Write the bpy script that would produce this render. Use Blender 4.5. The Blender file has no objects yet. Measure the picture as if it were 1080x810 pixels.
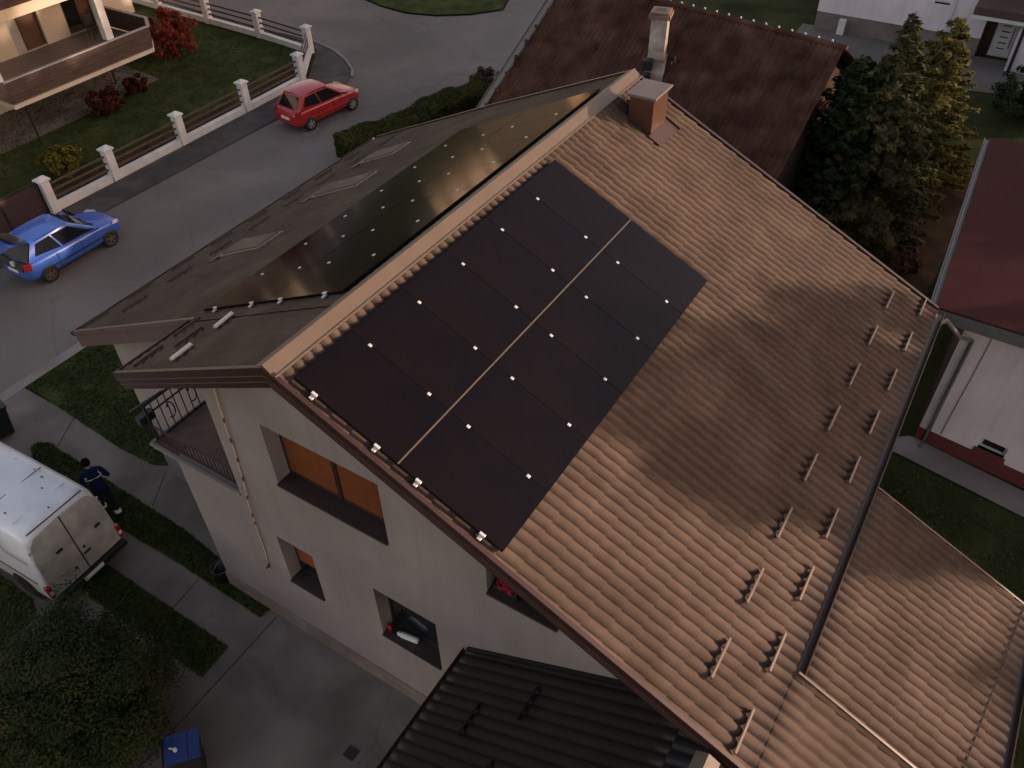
import bpy, bmesh, math, random
import numpy as np
from mathutils import Vector, Matrix, Euler
from mathutils.geometry import tessellate_polygon
random.seed(7); RNG = np.random.default_rng(11)
S = bpy.context.scene; COL = S.collection
GZ = -9.39                        # ground level, heights are measured from the ridge of the main house
RP, LP = math.radians(25.43), math.radians(26.3)
sR, cR, sL, cL = math.sin(RP), math.cos(RP), math.sin(LP), math.cos(LP)
V = Vector

SUN_EL, SUN_STR, SUN_COL = 11., 2.35, (1., .72, .51)
SKY_STR, SKY_AIR, SKY_DUST, SKY_OZ = .15, 1., 1., 1.
SKY_TINT = (1.26, .89, .715)
EXPO = 1.3
SHADE_ROW = [(p, 11.2 + .5 * math.sin(p * 1.9)) for p in range(-12, 12, 3)] + [(p, 13.0 + .3 * math.sin(p * 2.3)) for p in (11.5, 13.2, 14.4)] + [(18, 8.6), (20.5, 8.6)] + [(p, 16. + .9 * math.sin(p * 2.3)) for p in (25, 27, 29, 31, 33.5)] + [(36, 12.6), (38.5, 12.1), (41, 12.5)] + [(p, 14.6 + .5 * math.sin(p * 2.3)) for p in range(44, 57, 3)] + [(59, 11.6), (62, 11.5)]
DAPPLE = [(38, 2.7, 13.8, 1.8, 'a'), (40, .7, 14.8, 1.8, 'flat'), (36, 4.9, 10.9, 1.5, 'a'), (44, -4.6, 12.0, 1.3, 'flat')]
# ------------------------------------------------------------------ materials
def nodes(name):
    m = bpy.data.materials.new(name); m.use_nodes = True
    return m, m.node_tree.nodes, m.node_tree.links, m.node_tree.nodes['Principled BSDF']

def mat(name, col, rough=.6, var=.25, scale=3., metal=0., bump=0., bscale=40., spec=.5, col2=None, detail=6., coat=0., stain=0., stain_scale=.6, streak=0., crack=0.):
    m, N, L, B = nodes(name)
    B.inputs['Roughness'].default_value = rough; B.inputs['Metallic'].default_value = metal
    B.inputs['Specular IOR Level'].default_value = spec; B.inputs['Coat Weight'].default_value = coat
    tc = N.new('ShaderNodeTexCoord')
    n = N.new('ShaderNodeTexNoise'); n.inputs['Scale'].default_value = scale; n.inputs['Detail'].default_value = detail
    n.inputs['Roughness'].default_value = .62
    L.new(tc.outputs['Object'], n.inputs['Vector'])
    r = N.new('ShaderNodeValToRGB'); L.new(n.outputs['Fac'], r.inputs['Fac'])
    a = [c * (1 - var) for c in col]; b = list(col2) if col2 else [min(1, c * (1 + var)) for c in col]
    r.color_ramp.elements[0].position = .3; r.color_ramp.elements[1].position = .7
    r.color_ramp.elements[0].color = (*a, 1); r.color_ramp.elements[1].color = (*b, 1)
    out = r.outputs['Color']
    if stain:
        n2 = N.new('ShaderNodeTexNoise'); n2.inputs['Scale'].default_value = stain_scale; n2.inputs['Detail'].default_value = 5
        n2.inputs['Distortion'].default_value = .6
        L.new(tc.outputs['Object'], n2.inputs['Vector'])
        mr = N.new('ShaderNodeMapRange'); mr.inputs[1].default_value = .38; mr.inputs[2].default_value = .68
        mr.inputs[3].default_value = 1 - stain; mr.inputs[4].default_value = 1.05
        L.new(n2.outputs['Fac'], mr.inputs[0])
        mx = N.new('ShaderNodeMix'); mx.data_type = 'RGBA'; mx.blend_type = 'MULTIPLY'; mx.inputs[0].default_value = 1
        L.new(out, mx.inputs[6]); L.new(mr.outputs[0], mx.inputs[7]); out = mx.outputs[2]
    if streak:                                   # rain streaks running down the surface
        mp = N.new('ShaderNodeMapping'); mp.inputs['Scale'].default_value = (5, 5, .35)
        L.new(tc.outputs['Object'], mp.inputs['Vector'])
        n4 = N.new('ShaderNodeTexNoise'); n4.inputs['Scale'].default_value = 1.2; n4.inputs['Detail'].default_value = 6
        L.new(mp.outputs[0], n4.inputs['Vector'])
        mr = N.new('ShaderNodeMapRange'); mr.inputs[1].default_value = .42; mr.inputs[2].default_value = .66; mr.inputs[3].default_value = 1.02; mr.inputs[4].default_value = 1 - streak
        L.new(n4.outputs['Fac'], mr.inputs[0])
        mx = N.new('ShaderNodeMix'); mx.data_type = 'RGBA'; mx.blend_type = 'MULTIPLY'; mx.inputs[0].default_value = 1
        L.new(out, mx.inputs[6]); L.new(mr.outputs[0], mx.inputs[7]); out = mx.outputs[2]
    if crack:                                    # wandering cracks
        n5 = N.new('ShaderNodeTexNoise'); n5.inputs['Scale'].default_value = .9; n5.inputs['Detail'].default_value = 5
        L.new(tc.outputs['Object'], n5.inputs['Vector'])
        va = N.new('ShaderNodeMix'); va.data_type = 'VECTOR'; va.inputs[0].default_value = .35
        L.new(tc.outputs['Object'], va.inputs[4]); L.new(n5.outputs['Color'], va.inputs[5])
        vo = N.new('ShaderNodeTexVoronoi'); vo.feature = 'DISTANCE_TO_EDGE'; vo.inputs['Scale'].default_value = .34
        L.new(va.outputs[1], vo.inputs['Vector'])
        mr = N.new('ShaderNodeMapRange'); mr.inputs[1].default_value = .0; mr.inputs[2].default_value = .007; mr.inputs[3].default_value = 1 - crack; mr.inputs[4].default_value = 1
        L.new(vo.outputs['Distance'], mr.inputs[0])
        mx = N.new('ShaderNodeMix'); mx.data_type = 'RGBA'; mx.blend_type = 'MULTIPLY'; mx.inputs[0].default_value = 1
        L.new(out, mx.inputs[6]); L.new(mr.outputs[0], mx.inputs[7]); out = mx.outputs[2]
    L.new(out, B.inputs['Base Color'])
    if bump:
        n3 = N.new('ShaderNodeTexNoise'); n3.inputs['Scale'].default_value = bscale; n3.inputs['Detail'].default_value = 4
        L.new(tc.outputs['Object'], n3.inputs['Vector'])
        bp = N.new('ShaderNodeBump'); bp.inputs['Strength'].default_value = bump; bp.inputs['Distance'].default_value = .02
        L.new(n3.outputs['Fac'], bp.inputs['Height']); L.new(bp.outputs['Normal'], B.inputs['Normal'])
    return m

def leaf_mat(name, cols, rough=.6, trans=.25):
    m, N, L, B = nodes(name)
    g = N.new('ShaderNodeNewGeometry'); r = N.new('ShaderNodeValToRGB')
    r.color_ramp.elements[0].position = 0; r.color_ramp.elements[0].color = (*cols[0], 1)
    r.color_ramp.elements[1].position = 1; r.color_ramp.elements[1].color = (*cols[-1], 1)
    for i, c in enumerate(cols[1:-1]):
        e = r.color_ramp.elements.new((i + 1) / (len(cols) - 1)); e.color = (*c, 1)
    tc = N.new('ShaderNodeTexCoord'); n = N.new('ShaderNodeTexNoise'); n.inputs['Scale'].default_value = 1.4; n.inputs['Detail'].default_value = 2
    L.new(tc.outputs['Object'], n.inputs['Vector'])
    ma = N.new('ShaderNodeMath'); ma.operation = 'MULTIPLY_ADD'; ma.inputs[1].default_value = 2.2; ma.inputs[2].default_value = -.85
    L.new(n.outputs['Fac'], ma.inputs[0])
    mb = N.new('ShaderNodeMath'); mb.operation = 'ADD'; mb.use_clamp = True
    mc = N.new('ShaderNodeMath'); mc.operation = 'MULTIPLY'; mc.inputs[1].default_value = .5; L.new(g.outputs['Random Per Island'], mc.inputs[0]); L.new(mc.outputs[0], mb.inputs[0]); L.new(ma.outputs[0], mb.inputs[1])
    L.new(mb.outputs[0], r.inputs['Fac']); L.new(r.outputs['Color'], B.inputs['Base Color'])
    B.inputs['Roughness'].default_value = .8; B.inputs['Specular IOR Level'].default_value = .08
    t = N.new('ShaderNodeBsdfTranslucent'); L.new(r.outputs['Color'], t.inputs['Color'])
    ms = N.new('ShaderNodeMixShader'); ms.inputs[0].default_value = trans
    L.new(B.outputs[0], ms.inputs[1]); L.new(t.outputs[0], ms.inputs[2]); L.new(ms.outputs[0], N['Material Output'].inputs['Surface'])
    return m

def glass_mat(name, col=(.01, .012, .015), rough=.04, var=0.):
    return mat(name, col, rough, var, 2., 0, spec=.6)

M = dict(
    tile=mat('tile_metal', (.0885, .0655, .056), .74, .16, 1.3, .0, .12, 90, .06, stain=.26, stain_scale=.9, streak=.12),
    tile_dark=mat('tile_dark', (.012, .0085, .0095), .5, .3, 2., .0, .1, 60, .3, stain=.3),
    cap=mat('cap_metal', (.115, .085, .066), .45, .1, 2., 0, .03, 60, .35),
    fascia=mat('fascia_brown', (.036, .0145, .013), .4, .2, 5., 0, .05, 30, .5),
    fascia2=mat('fascia_brown_pale', (.095, .055, .05), .45, .2, 5.),
    gutter=mat('gutter_brown', (.05, .026, .02), .35, .2, 4.),
    wall=mat('render_wall', (.275, .232, .225), .85, .05, 1.2, 0, .25, 160, .2, stain=.12, stain_scale=.5, streak=.04),
    plinth=mat('plinth_grey', (.23, .18, .165), .8, .15, 3., 0, .2, 60, .2, stain=.25),
    panel=mat('solar_glass', (.0024, .0021, .0044), .11, .2, .42, 0, spec=.17, col2=(.0075, .0034, .0034), detail=3),  # blue and reddish patches put the sky's reflection into the colour
    pframe=mat('panel_frame', (.004, .0035, .004), .5, .1, 3., spec=.1),
    alu=mat('aluminium', (.62, .61, .6), .35, .05, 5., .3),
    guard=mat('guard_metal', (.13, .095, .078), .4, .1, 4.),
    guard_shaded=mat('guard_shaded', (.022, .012, .012), .5, .1, 4.),  # left-slope guards: same bars, with their shade put into the colour
    shutter=mat('orange_shutter', (.165, .043, .012), .55, .12, 6., stain=.12),
    shutter_red=mat('red_shutter', (.26, .06, .025), .55, .12, 6.),
    wframe=mat('window_frame_brown', (.028, .014, .012), .45, .2, 6.),
    sill=mat('sill_dark', (.035, .022, .02), .5, .25, 5.),
    glass=glass_mat('dark_glass'),
    black=mat('black_plastic', (.01, .01, .01), .5, .2, 5.),
    iron=mat('black_iron', (.014, .012, .014), .45, .2, 8.),
    redwood=mat('red_brown_bar', (.075, .034, .03), .55, .2, 8.),
    floorb=mat('balcony_floor', (.17, .105, .085), .6, .2, 4., stain=.2),
    white=mat('white_paint', (.62, .61, .6), .55, .06, 3., 0, .05, 60, stain=.12, stain_scale=1.5),
    vanw=mat('van_white', (.72, .72, .76), .3, .03, 2., coat=.3, stain=.06, stain_scale=2.),
    vandirt=mat('van_dirty_white', (.47, .45, .42), .45, .12, 2.5, stain=.3, stain_scale=1.6),
    blue=mat('blue_paint', (.032, .10, .43), .3, .04, 3., coat=.6),
    red=mat('red_paint', (.37, .014, .018), .3, .04, 3., coat=.6),
    tyre=mat('tyre_rubber', (.018, .017, .016), .8, .2, 10.),
    rim=mat('rim_silver', (.5, .48, .46), .35, .1, 6., .5),
    rimb=mat('rim_rusty', (.13, .095, .075), .55, .3, 6., .2),
    redlight=mat('tail_light', (.32, .01, .01), .2, .1, 8., coat=.5),
    lamp=mat('head_light', (.65, .65, .66), .15, .05, 8., coat=.6),
    plate=mat('plate_white', (.7, .7, .68), .5, .03, 8.),
    asphalt=mat('asphalt', (.17, .147, .136), .88, .1, .35, 0, .35, 130, .3, stain=.26, stain_scale=.16, crack=.2),
    asphalt2=mat('asphalt_dark', (.085, .075, .07), .9, .25, 1.2, 0, .3, 90, .2, stain=.35, stain_scale=.5),
    concrete=mat('concrete', (.2, .166, .148), .85, .16, .7, 0, .25, 110, .25, stain=.36, stain_scale=.5, crack=.14),
    concrete2=mat('concrete_pale', (.26, .22, .205), .85, .12, 1., 0, .25, 110, .25, stain=.25, stain_scale=.6),
    kerb=mat('kerb_stone', (.24, .2, .185), .85, .2, 2., 0, .2, 60, stain=.2),
    ground=mat('ground_grass', (.044, .058, .018), .95, .4, .5, 0, .5, 30, .05, col2=(.068, .072, .028), stain=.4, stain_scale=.35),
    lawn=mat('lawn_soil', (.044, .063, .018), .95, .35, 1.2, 0, .6, 40, .05, col2=(.072, .084, .03), stain=.3, stain_scale=.8),
    earth=mat('brown_earth', (.07, .042, .024), .95, .4, 1.5, 0, .5, 40, .1, stain=.4),
    oldtile=mat('old_clay_tile', (.085, .041, .031), .85, .45, 1.4, 0, .3, 30, .12, col2=(.13, .066, .05), stain=.38, stain_scale=.7),
    redroof=mat('red_sheet_roof', (.055, .0175, .017), .7, .06, 1., 0, .06, 30, .06, stain=.12),
    whitewash=mat('white_render', (.76, .68, .72), .85, .05, 1., 0, .2, 90, .2, stain=.12, stain_scale=.4, streak=.06),
    maroon=mat('maroon_plinth', (.13, .03, .03), .7, .12, 3., 0, .1, 50),
    greypipe=mat('grey_pipe', (.16, .155, .155), .4, .15, 5., .3),
    wood=mat('dark_wood', (.085, .05, .04), .6, .25, 6., 0, .15, 40, stain=.2),
    slat=mat('slat_wood', (.075, .045, .036), .6, .25, 6., 0, .15, 40, stain=.25),
    bark=mat('bark', (.05, .036, .028), .9, .35, 5., 0, .6, 30, .1),
    oldchim=mat('old_chimney', (.40, .36, .34), .85, .14, 3., 0, .35, 40, .2, stain=.4, stain_scale=2.5),
    brickcap=mat('chimney_cap_clay', (.19, .115, .095), .85, .25, 4., 0, .3, 40, stain=.3),
    capgrey=mat('chimney_cap_grey', (.14, .112, .104), .5, .1, 3., .1, stain=.15),
    copper=mat('chimney_sheet', (.062, .024, .016), .42, .12, 3., .0, stain=.12),
    green=mat('green_plastic', (.009, .016, .013), .5, .2, 5.),
    bluebin=mat('blue_plastic', (.008, .028, .16), .4, .15, 4., stain=.15),
    cloth=mat('navy_cloth', (.008, .016, .05), .85, .3, 14., 0, .4, 60, .1),
    clothd=mat('dark_trousers', (.010, .012, .024), .85, .3, 14., 0, .4, 60, .1),
    skin=mat('skin', (.38, .22, .16), .55, .1, 8.),
    hair=mat('hair_dark', (.006, .005, .005), .9, .3, 20., spec=.05),
    reflect=mat('reflective_band', (.72, .72, .7), .4, .05, 10.),
    shoe=mat('shoe_black', (.012, .012, .012), .6, .2, 10.),
    cord=mat('pale_cord', (.52, .38, .27), .8, .15, 15.),
    cordred=mat('red_fleck', (.2, .04, .03), .8, .15, 15.),
    flower=leaf_mat('flower_red', [(.25, .01, .03), (.4, .02, .06), (.04, .06, .02)]),
    potleaf=leaf_mat('pot_plant', [(.02, .045, .02), (.05, .08, .035)]),
    hedge=leaf_mat('hedge_leaf', [(.034, .042, .012), (.062, .066, .018), (.085, .08, .025)]),
    hedgebrown=leaf_mat('hedge_brown', [(.055, .032, .02), (.11, .06, .045), (.05, .045, .02)]),
    redbush=leaf_mat('red_bush', [(.13, .02, .015), (.24, .045, .03), (.16, .06, .025)]),
    maroonbush=leaf_mat('maroon_bush', [(.05, .012, .012), (.085, .022, .018), (.03, .025, .012)]),
    yellowbush=leaf_mat('yellow_bush', [(.09, .08, .012), (.17, .14, .02), (.06, .07, .015)]),
    spruce=leaf_mat('spruce_needle', [(.034, .044, .022), (.07, .07, .032), (.14, .115, .052)]),
    larch=leaf_mat('larch_needle', [(.07, .07, .024), (.125, .11, .034), (.22, .17, .055)]),
    thuja=leaf_mat('thuja_leaf', [(.02, .036, .016), (.034, .055, .022), (.05, .07, .028)]),
    broad=leaf_mat('broad_leaf', [(.018, .034, .013), (.03, .048, .018), (.045, .058, .022), (.085, .075, .03)]),
    autumn=leaf_mat('autumn_leaf', [(.10, .055, .018), (.2, .10, .03), (.12, .09, .03)]),
    deep=leaf_mat('wood_leaf', [(.03, .035, .014), (.07, .06, .02), (.12, .08, .03)]),
    grass=leaf_mat('grass_blade', [(.036, .055, .015), (.05, .068, .02), (.078, .08, .03)], trans=.2),
    ocher=mat('ochre_render', (.66, .45, .27), .85, .06, 1., stain=.1),
    cream=mat('cream_render', (.55, .47, .38), .85, .05, 1., stain=.08),
    door=mat('brown_door', (.085, .038, .022), .45, .2, 4., stain=.2),
    curtain=mat('curtain', (.35, .33, .33), .8, .1, 12.),
    patio=mat('patio_floor', (.2, .155, .14), .6, .08, 1.5, stain=.15),
    gate=mat('gate_slats', (.04, .022, .024), .6, .2, 5.),
    teal=mat('teal_film', (.03, .09, .08), .3, .2, 6.),
)

# ------------------------------------------------------------------ building helpers
def tag(o, label=None, cat=None, group=None, kind=None):
    if label: o['label'] = label
    if cat: o['category'] = cat
    if group: o['group'] = group
    if kind: o['kind'] = kind
    return o

def thing(name, label, cat, loc=(0, 0, 0), rz=0., group=None):
    o = bpy.data.objects.new(name, None); COL.objects.link(o)
    o.location = loc; o.rotation_euler = (0, 0, rz); o.empty_display_size = .2
    return tag(o, label, cat, group)

def wm(o):
    m = Matrix.LocRotScale(o.location, o.rotation_euler, o.scale)
    return wm(o.parent) @ m if o.parent else m

def link(name, me, mats, parent=None, local=False, smooth=False):
    for m in (mats if isinstance(mats, (list, tuple)) else [mats]): me.materials.append(M[m] if isinstance(m, str) else m)
    if smooth: me.polygons.foreach_set('use_smooth', [True] * len(me.polygons))
    o = bpy.data.objects.new(name, me); COL.objects.link(o)
    if parent:
        if not local: me.transform(wm(parent).inverted())
        o.parent = parent
    return o

class MB:
    def __init__(s): s.bm = bmesh.new(); s.mi = 0
    def face(s, pts):
        f = s.bm.faces.new([s.bm.verts.new(p) for p in pts]); f.material_index = s.mi; return f
    def vf(s, vs, fs):
        v = [s.bm.verts.new(p) for p in vs]
        for f in fs:
            q = s.bm.faces.new([v[i] for i in f]); q.material_index = s.mi
    def box(s, x0, x1, y0, y1, z0, z1, m=None):
        vs = [V((x, y, z)) for z in (z0, z1) for y in (y0, y1) for x in (x0, x1)]
        if m: vs = [m @ v for v in vs]
        s.vf(vs, [(0, 2, 3, 1), (4, 5, 7, 6), (0, 1, 5, 4), (2, 6, 7, 3), (0, 4, 6, 2), (1, 3, 7, 5)]); return s
    def beam(s, p, q, w, h, up=(0, 0, 1)):
        p, q = V(p), V(q); d = (q - p).normalized(); side = d.cross(V(up))
        side = side.normalized() if side.length > 1e-5 else V((1, 0, 0)); u = side.cross(d)
        vs = [a + side * i * w / 2 + u * j * h / 2 for a in (p, q) for j in (-1, 1) for i in (-1, 1)]
        s.vf(vs, [(0, 2, 3, 1), (4, 5, 7, 6), (0, 1, 5, 4), (2, 6, 7, 3), (0, 4, 6, 2), (1, 3, 7, 5)]); return s
    def tube(s, pts, r, n=8, r2=None):
        pts = [V(p) for p in pts]; K = len(pts); rings = []
        for i, p in enumerate(pts):
            d = (pts[min(i + 1, K - 1)] - pts[max(i - 1, 0)]).normalized()
            a = d.cross(V((0, 0, 1)) if abs(d.z) < .9 else V((1, 0, 0))).normalized(); b = d.cross(a)
            rr = r if r2 is None else r + (r2 - r) * i / max(1, K - 1)
            rings.append([s.bm.verts.new(p + (a * math.cos(t) + b * math.sin(t)) * rr) for t in [2 * math.pi * k / n for k in range(n)]])
        for i in range(K - 1):
            for k in range(n):
                f = s.bm.faces.new([rings[i][k], rings[i][(k + 1) % n], rings[i + 1][(k + 1) % n], rings[i + 1][k]]); f.material_index = s.mi
        for r_ in (rings[0][::-1], rings[-1]):
            f = s.bm.faces.new(r_); f.material_index = s.mi
        return s
    def disc_ring(s, c, axis, prof, n=24):
        """lathe: prof = [(radius, offset along axis)...]"""
        c = V(c); d = V(axis).normalized(); a = d.cross(V((0, 0, 1)) if abs(d.z) < .9 else V((1, 0, 0))).normalized(); b = d.cross(a)
        rings = [[s.bm.verts.new(c + d * o + (a * math.cos(2 * math.pi * k / n) + b * math.sin(2 * math.pi * k / n)) * r) for k in range(n)] for r, o in prof]
        for i in range(len(rings) - 1):
            for k in range(n):
                f = s.bm.faces.new([rings[i][k], rings[i][(k + 1) % n], rings[i + 1][(k + 1) % n], rings[i + 1][k]]); f.material_index = s.mi
        for q in (rings[0][::-1], rings[-1]):
            f = s.bm.faces.new(q); f.material_index = s.mi
        return s
    def prism(s, pts, d):
        """polygon extruded by vector d"""
        d = V(d); a = [V(p) for p in pts]; n = len(a)
        s.vf(a + [p + d for p in a], [tuple(range(n))[::-1], tuple(range(n, 2 * n))] + [(i, (i + 1) % n, n + (i + 1) % n, n + i) for i in range(n)]); return s
    def build(s, name, mats, parent=None, smooth=False, bevel=0., seg=2, local=False, subsurf=0, recalc=True):
        if recalc: bmesh.ops.recalc_face_normals(s.bm, faces=s.bm.faces)
        me = bpy.data.meshes.new(name); s.bm.to_mesh(me); s.bm.free()
        o = link(name, me, mats, parent, local, smooth)
        if bevel:
            b = o.modifiers.new('b', 'BEVEL'); b.width = bevel; b.segments = seg; b.limit_method = 'ANGLE'; b.angle_limit = math.radians(40)
        if subsurf:
            q = o.modifiers.new('s', 'SUBSURF'); q.levels = q.render_levels = subsurf
        return o

def npmesh(name, verts, faces, mats, parent=None, smooth=False, local=False):
    me = bpy.data.meshes.new(name); verts = np.asarray(verts, np.float32); faces = np.asarray(faces, np.int32)
    nf, k = faces.shape
    me.vertices.add(len(verts)); me.vertices.foreach_set('co', verts.ravel())
    me.loops.add(nf * k); me.loops.foreach_set('vertex_index', faces.ravel())
    me.polygons.add(nf); me.polygons.foreach_set('loop_start', np.arange(nf, dtype=np.int32) * k)
    me.update(calc_edges=True); me.validate()
    return link(name, me, mats, parent, local, smooth)

def sheet(name, pts, z, m, parent=None, kind='structure'):
    """a flat polygon lying at height z"""
    tri = tessellate_polygon([[V((x, y, 0)) for x, y in pts]])
    mb = MB(); vs = [mb.bm.verts.new((x, y, z)) for x, y in pts]
    for t in tri:
        try: mb.bm.faces.new([vs[i] for i in t])
        except ValueError: pass
    for f in mb.bm.faces:
        f.normal_update()
        if f.normal.z < 0: f.normal_flip()
    o = mb.build(name, m, parent, recalc=False)
    if kind: o['kind'] = kind
    return o

def holed_wall(name, outer, holes, plane, thick, m, parent, depth=None):
    """outer/holes: 2d polygons (a, z); plane(a, z, d) -> 3d point at depth d behind the face"""
    polys = [outer] + holes
    tri = tessellate_polygon([[V((a, z, 0)) for a, z in p] for p in polys])
    flat = [p for poly in polys for p in poly]
    mb = MB(); f0 = [mb.bm.verts.new(plane(a, z, 0)) for a, z in flat]; f1 = [mb.bm.verts.new(plane(a, z, thick)) for a, z in flat]
    for t in tri:
        mb.bm.faces.new([f0[i] for i in t]); mb.bm.faces.new([f1[i] for i in t][::-1])
    k = 0
    for p in polys:
        n = len(p)
        for i in range(n):
            a, b = k + i, k + (i + 1) % n
            mb.bm.faces.new([f0[a], f0[b], f1[b], f1[a]])
        k += n
    return mb.build(name, m, parent)

def tile_quad(P, nw, ns, wave_amp=.013, step=.02, per=8):
    """pressed-metal tile surface on the quad P00 (ridge,start) P10 (ridge,end) P01 (eave,start) P11 (eave,end)"""
    P00, P10, P01, P11 = [np.array(p, float) for p in P]
    nrm = np.cross(P10 - P00, P01 - P00); nrm /= np.linalg.norm(nrm)
    if nrm[2] < 0: nrm = -nrm
    na = max(2, int(nw * per)); a = np.linspace(0, 1, na + 1)
    ph = a * nw * 2 * np.pi
    w = wave_amp * (np.cos(ph) - .26 * np.cos(2 * ph))
    rows = []; hs = []
    for k in range(ns):
        rows += [k / ns, (k + 1) / ns]; hs += [-step * .5, step * .5]
    b = np.array(rows); hs = np.array(hs)
    A, Bm = np.meshgrid(a, b)
    pos = (P00[None, None] * ((1 - A) * (1 - Bm))[..., None] + P10 * (A * (1 - Bm))[..., None] + P01 * ((1 - A) * Bm)[..., None] + P11 * (A * Bm)[..., None])
    pos = pos + nrm * (w[None, :] + hs[:, None])[..., None]
    R, Cn = A.shape; idx = np.arange(R * Cn).reshape(R, Cn)
    f = np.stack([idx[:-1, :-1], idx[1:, :-1], idx[1:, 1:], idx[:-1, 1:]], -1).reshape(-1, 4)
    return pos.reshape(-1, 3), f, nrm

def tile_roof(name, quads, m, parent, thick=.06, **kw):
    vs, fs, off = [], [], 0
    for P, nw, ns in quads:
        v, f, n = tile_quad(P, nw, ns, **kw); vs.append(v); fs.append(f + off); off += len(v)
        # underside boarding
        q = np.array([np.array(p, float) - n * thick for p in (P[0], P[1], P[3], P[2])]); vs.append(q); fs.append(np.array([[0, 1, 2, 3]]) + off); off += 4
    o = npmesh(name, np.concatenate(vs), np.concatenate(fs), m, parent, smooth=True)
    return o

# ------------------------------------------------------------------ foliage helpers
def cards(centers, normals, size, aspect=1.6, jitter=.5):
    """leaf-shaped quads (rhombi) at the given centres; normals are jittered"""
    n = len(centers); N = normals + RNG.normal(0, jitter, (n, 3)); N /= np.linalg.norm(N, axis=1)[:, None] + 1e-9
    t = RNG.normal(0, 1, (n, 3)); t -= N * (t * N).sum(1)[:, None]; t /= np.linalg.norm(t, axis=1)[:, None] + 1e-9
    b = np.cross(N, t); s = size * RNG.uniform(.6, 1.3, n)
    L = (t * s[:, None] * aspect / 2); W = (b * s[:, None] / 2)
    droop = N * (s * .18)[:, None]
    v = np.stack([centers - L, centers + W - L * .1 + droop, centers + L, centers - W - L * .1 + droop], 1).reshape(-1, 3)
    return v, np.arange(4 * n).reshape(n, 4)

def blob_points(n, c, r, power=.45, squash=(1, 1, 1), holes=0.25):
    d = RNG.normal(0, 1, (n, 3)); d /= np.linalg.norm(d, axis=1)[:, None]
    rad = RNG.uniform(0, 1, n) ** power
    # lumpy outline
    lump = 1 + .16 * np.sin(d[:, 0] * 5 + d[:, 2] * 3 + c[0]) * np.cos(d[:, 1] * 6 + c[1]) + .10 * np.sin(d[:, 2] * 9 + d[:, 1] * 7)
    p = d * (rad * lump)[:, None] * np.array(squash) * r
    return p + np.array(c), d

def clump_crown(c, R, nclump, per, size, squash=(1, 1, .85), inner=.55):
    """crown of many leaf clumps spread over a lumpy volume"""
    C, D = blob_points(nclump, c, R, .38, squash)
    vs, fs, off = [], [], 0
    for i in range(nclump):
        r = R * RNG.uniform(.14, .3)
        P, d = blob_points(per, C[i], r, .5, (1, 1, .75))
        nn = d * .6 + D[i] * .5 + np.array([0, 0, .6])
        v, f = cards(P, nn, size); vs.append(v); fs.append(f + off); off += len(v)
    return np.concatenate(vs), np.concatenate(fs)

def box_cards(n, sx, sy, sz, size, top_bias=.5):
    P = np.stack([RNG.uniform(-sx, sx, n), RNG.uniform(-sy, sy, n), RNG.uniform(0, sz, n)], 1)
    face = RNG.uniform(0, 1, n); d = np.zeros((n, 3))
    k = face < top_bias; P[k, 2] = sz + RNG.normal(0, .025, k.sum()); d[k, 2] = 1
    k = (face >= top_bias) & (face < top_bias + (1 - top_bias) * .6); sgn = np.sign(RNG.uniform(-1, 1, k.sum())); P[k, 1] = sgn * sy + RNG.normal(0, .03, k.sum()); d[k, 1] = sgn
    k = face >= top_bias + (1 - top_bias) * .6; sgn = np.sign(RNG.uniform(-1, 1, k.sum())); P[k, 0] = sgn * sx + RNG.normal(0, .03, k.sum()); d[k, 0] = sgn
    return cards(P, d, size, 1.5, .6)

def limbs(mb, base, top, r, nb, spread, lo=.35):
    base, top = V(base), V(top)
    mb.tube([base, base.lerp(top, .3) + V((.03, .02, 0)), base.lerp(top, .65) - V((.03, .02, 0)), top], r, 8, r * .3)
    for k in range(nb):
        t = lo + (1 - lo) * k / nb; p = base.lerp(top, t); a = k * 2.4 + .3
        q = p + V((math.cos(a) * spread, math.sin(a) * spread, spread * .55))
        mb.tube([p, p.lerp(q, .5) + V((0, 0, .06 * spread)), q], r * .38, 6, r * .1)

def make_tree(name, label, loc, h, R, m, cat='tree', group=None, nclump=90, per=55, size=.16, squash=(1, 1, .85), trunk_frac=.4, rz=0):
    t = thing(name, label, cat, loc, rz, group)
    mb = MB(); limbs(mb, (0, 0, -.05), (0, 0, h - R * .5), .05 + h * .016, 9, R * .7, trunk_frac); mb.build('trunk', 'bark', t, True, local=True)
    v, f = clump_crown((0, 0, h - R * squash[2]), R, nclump, per, size, squash); npmesh('crown', v, f, m, t, local=True)
    return t

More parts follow.
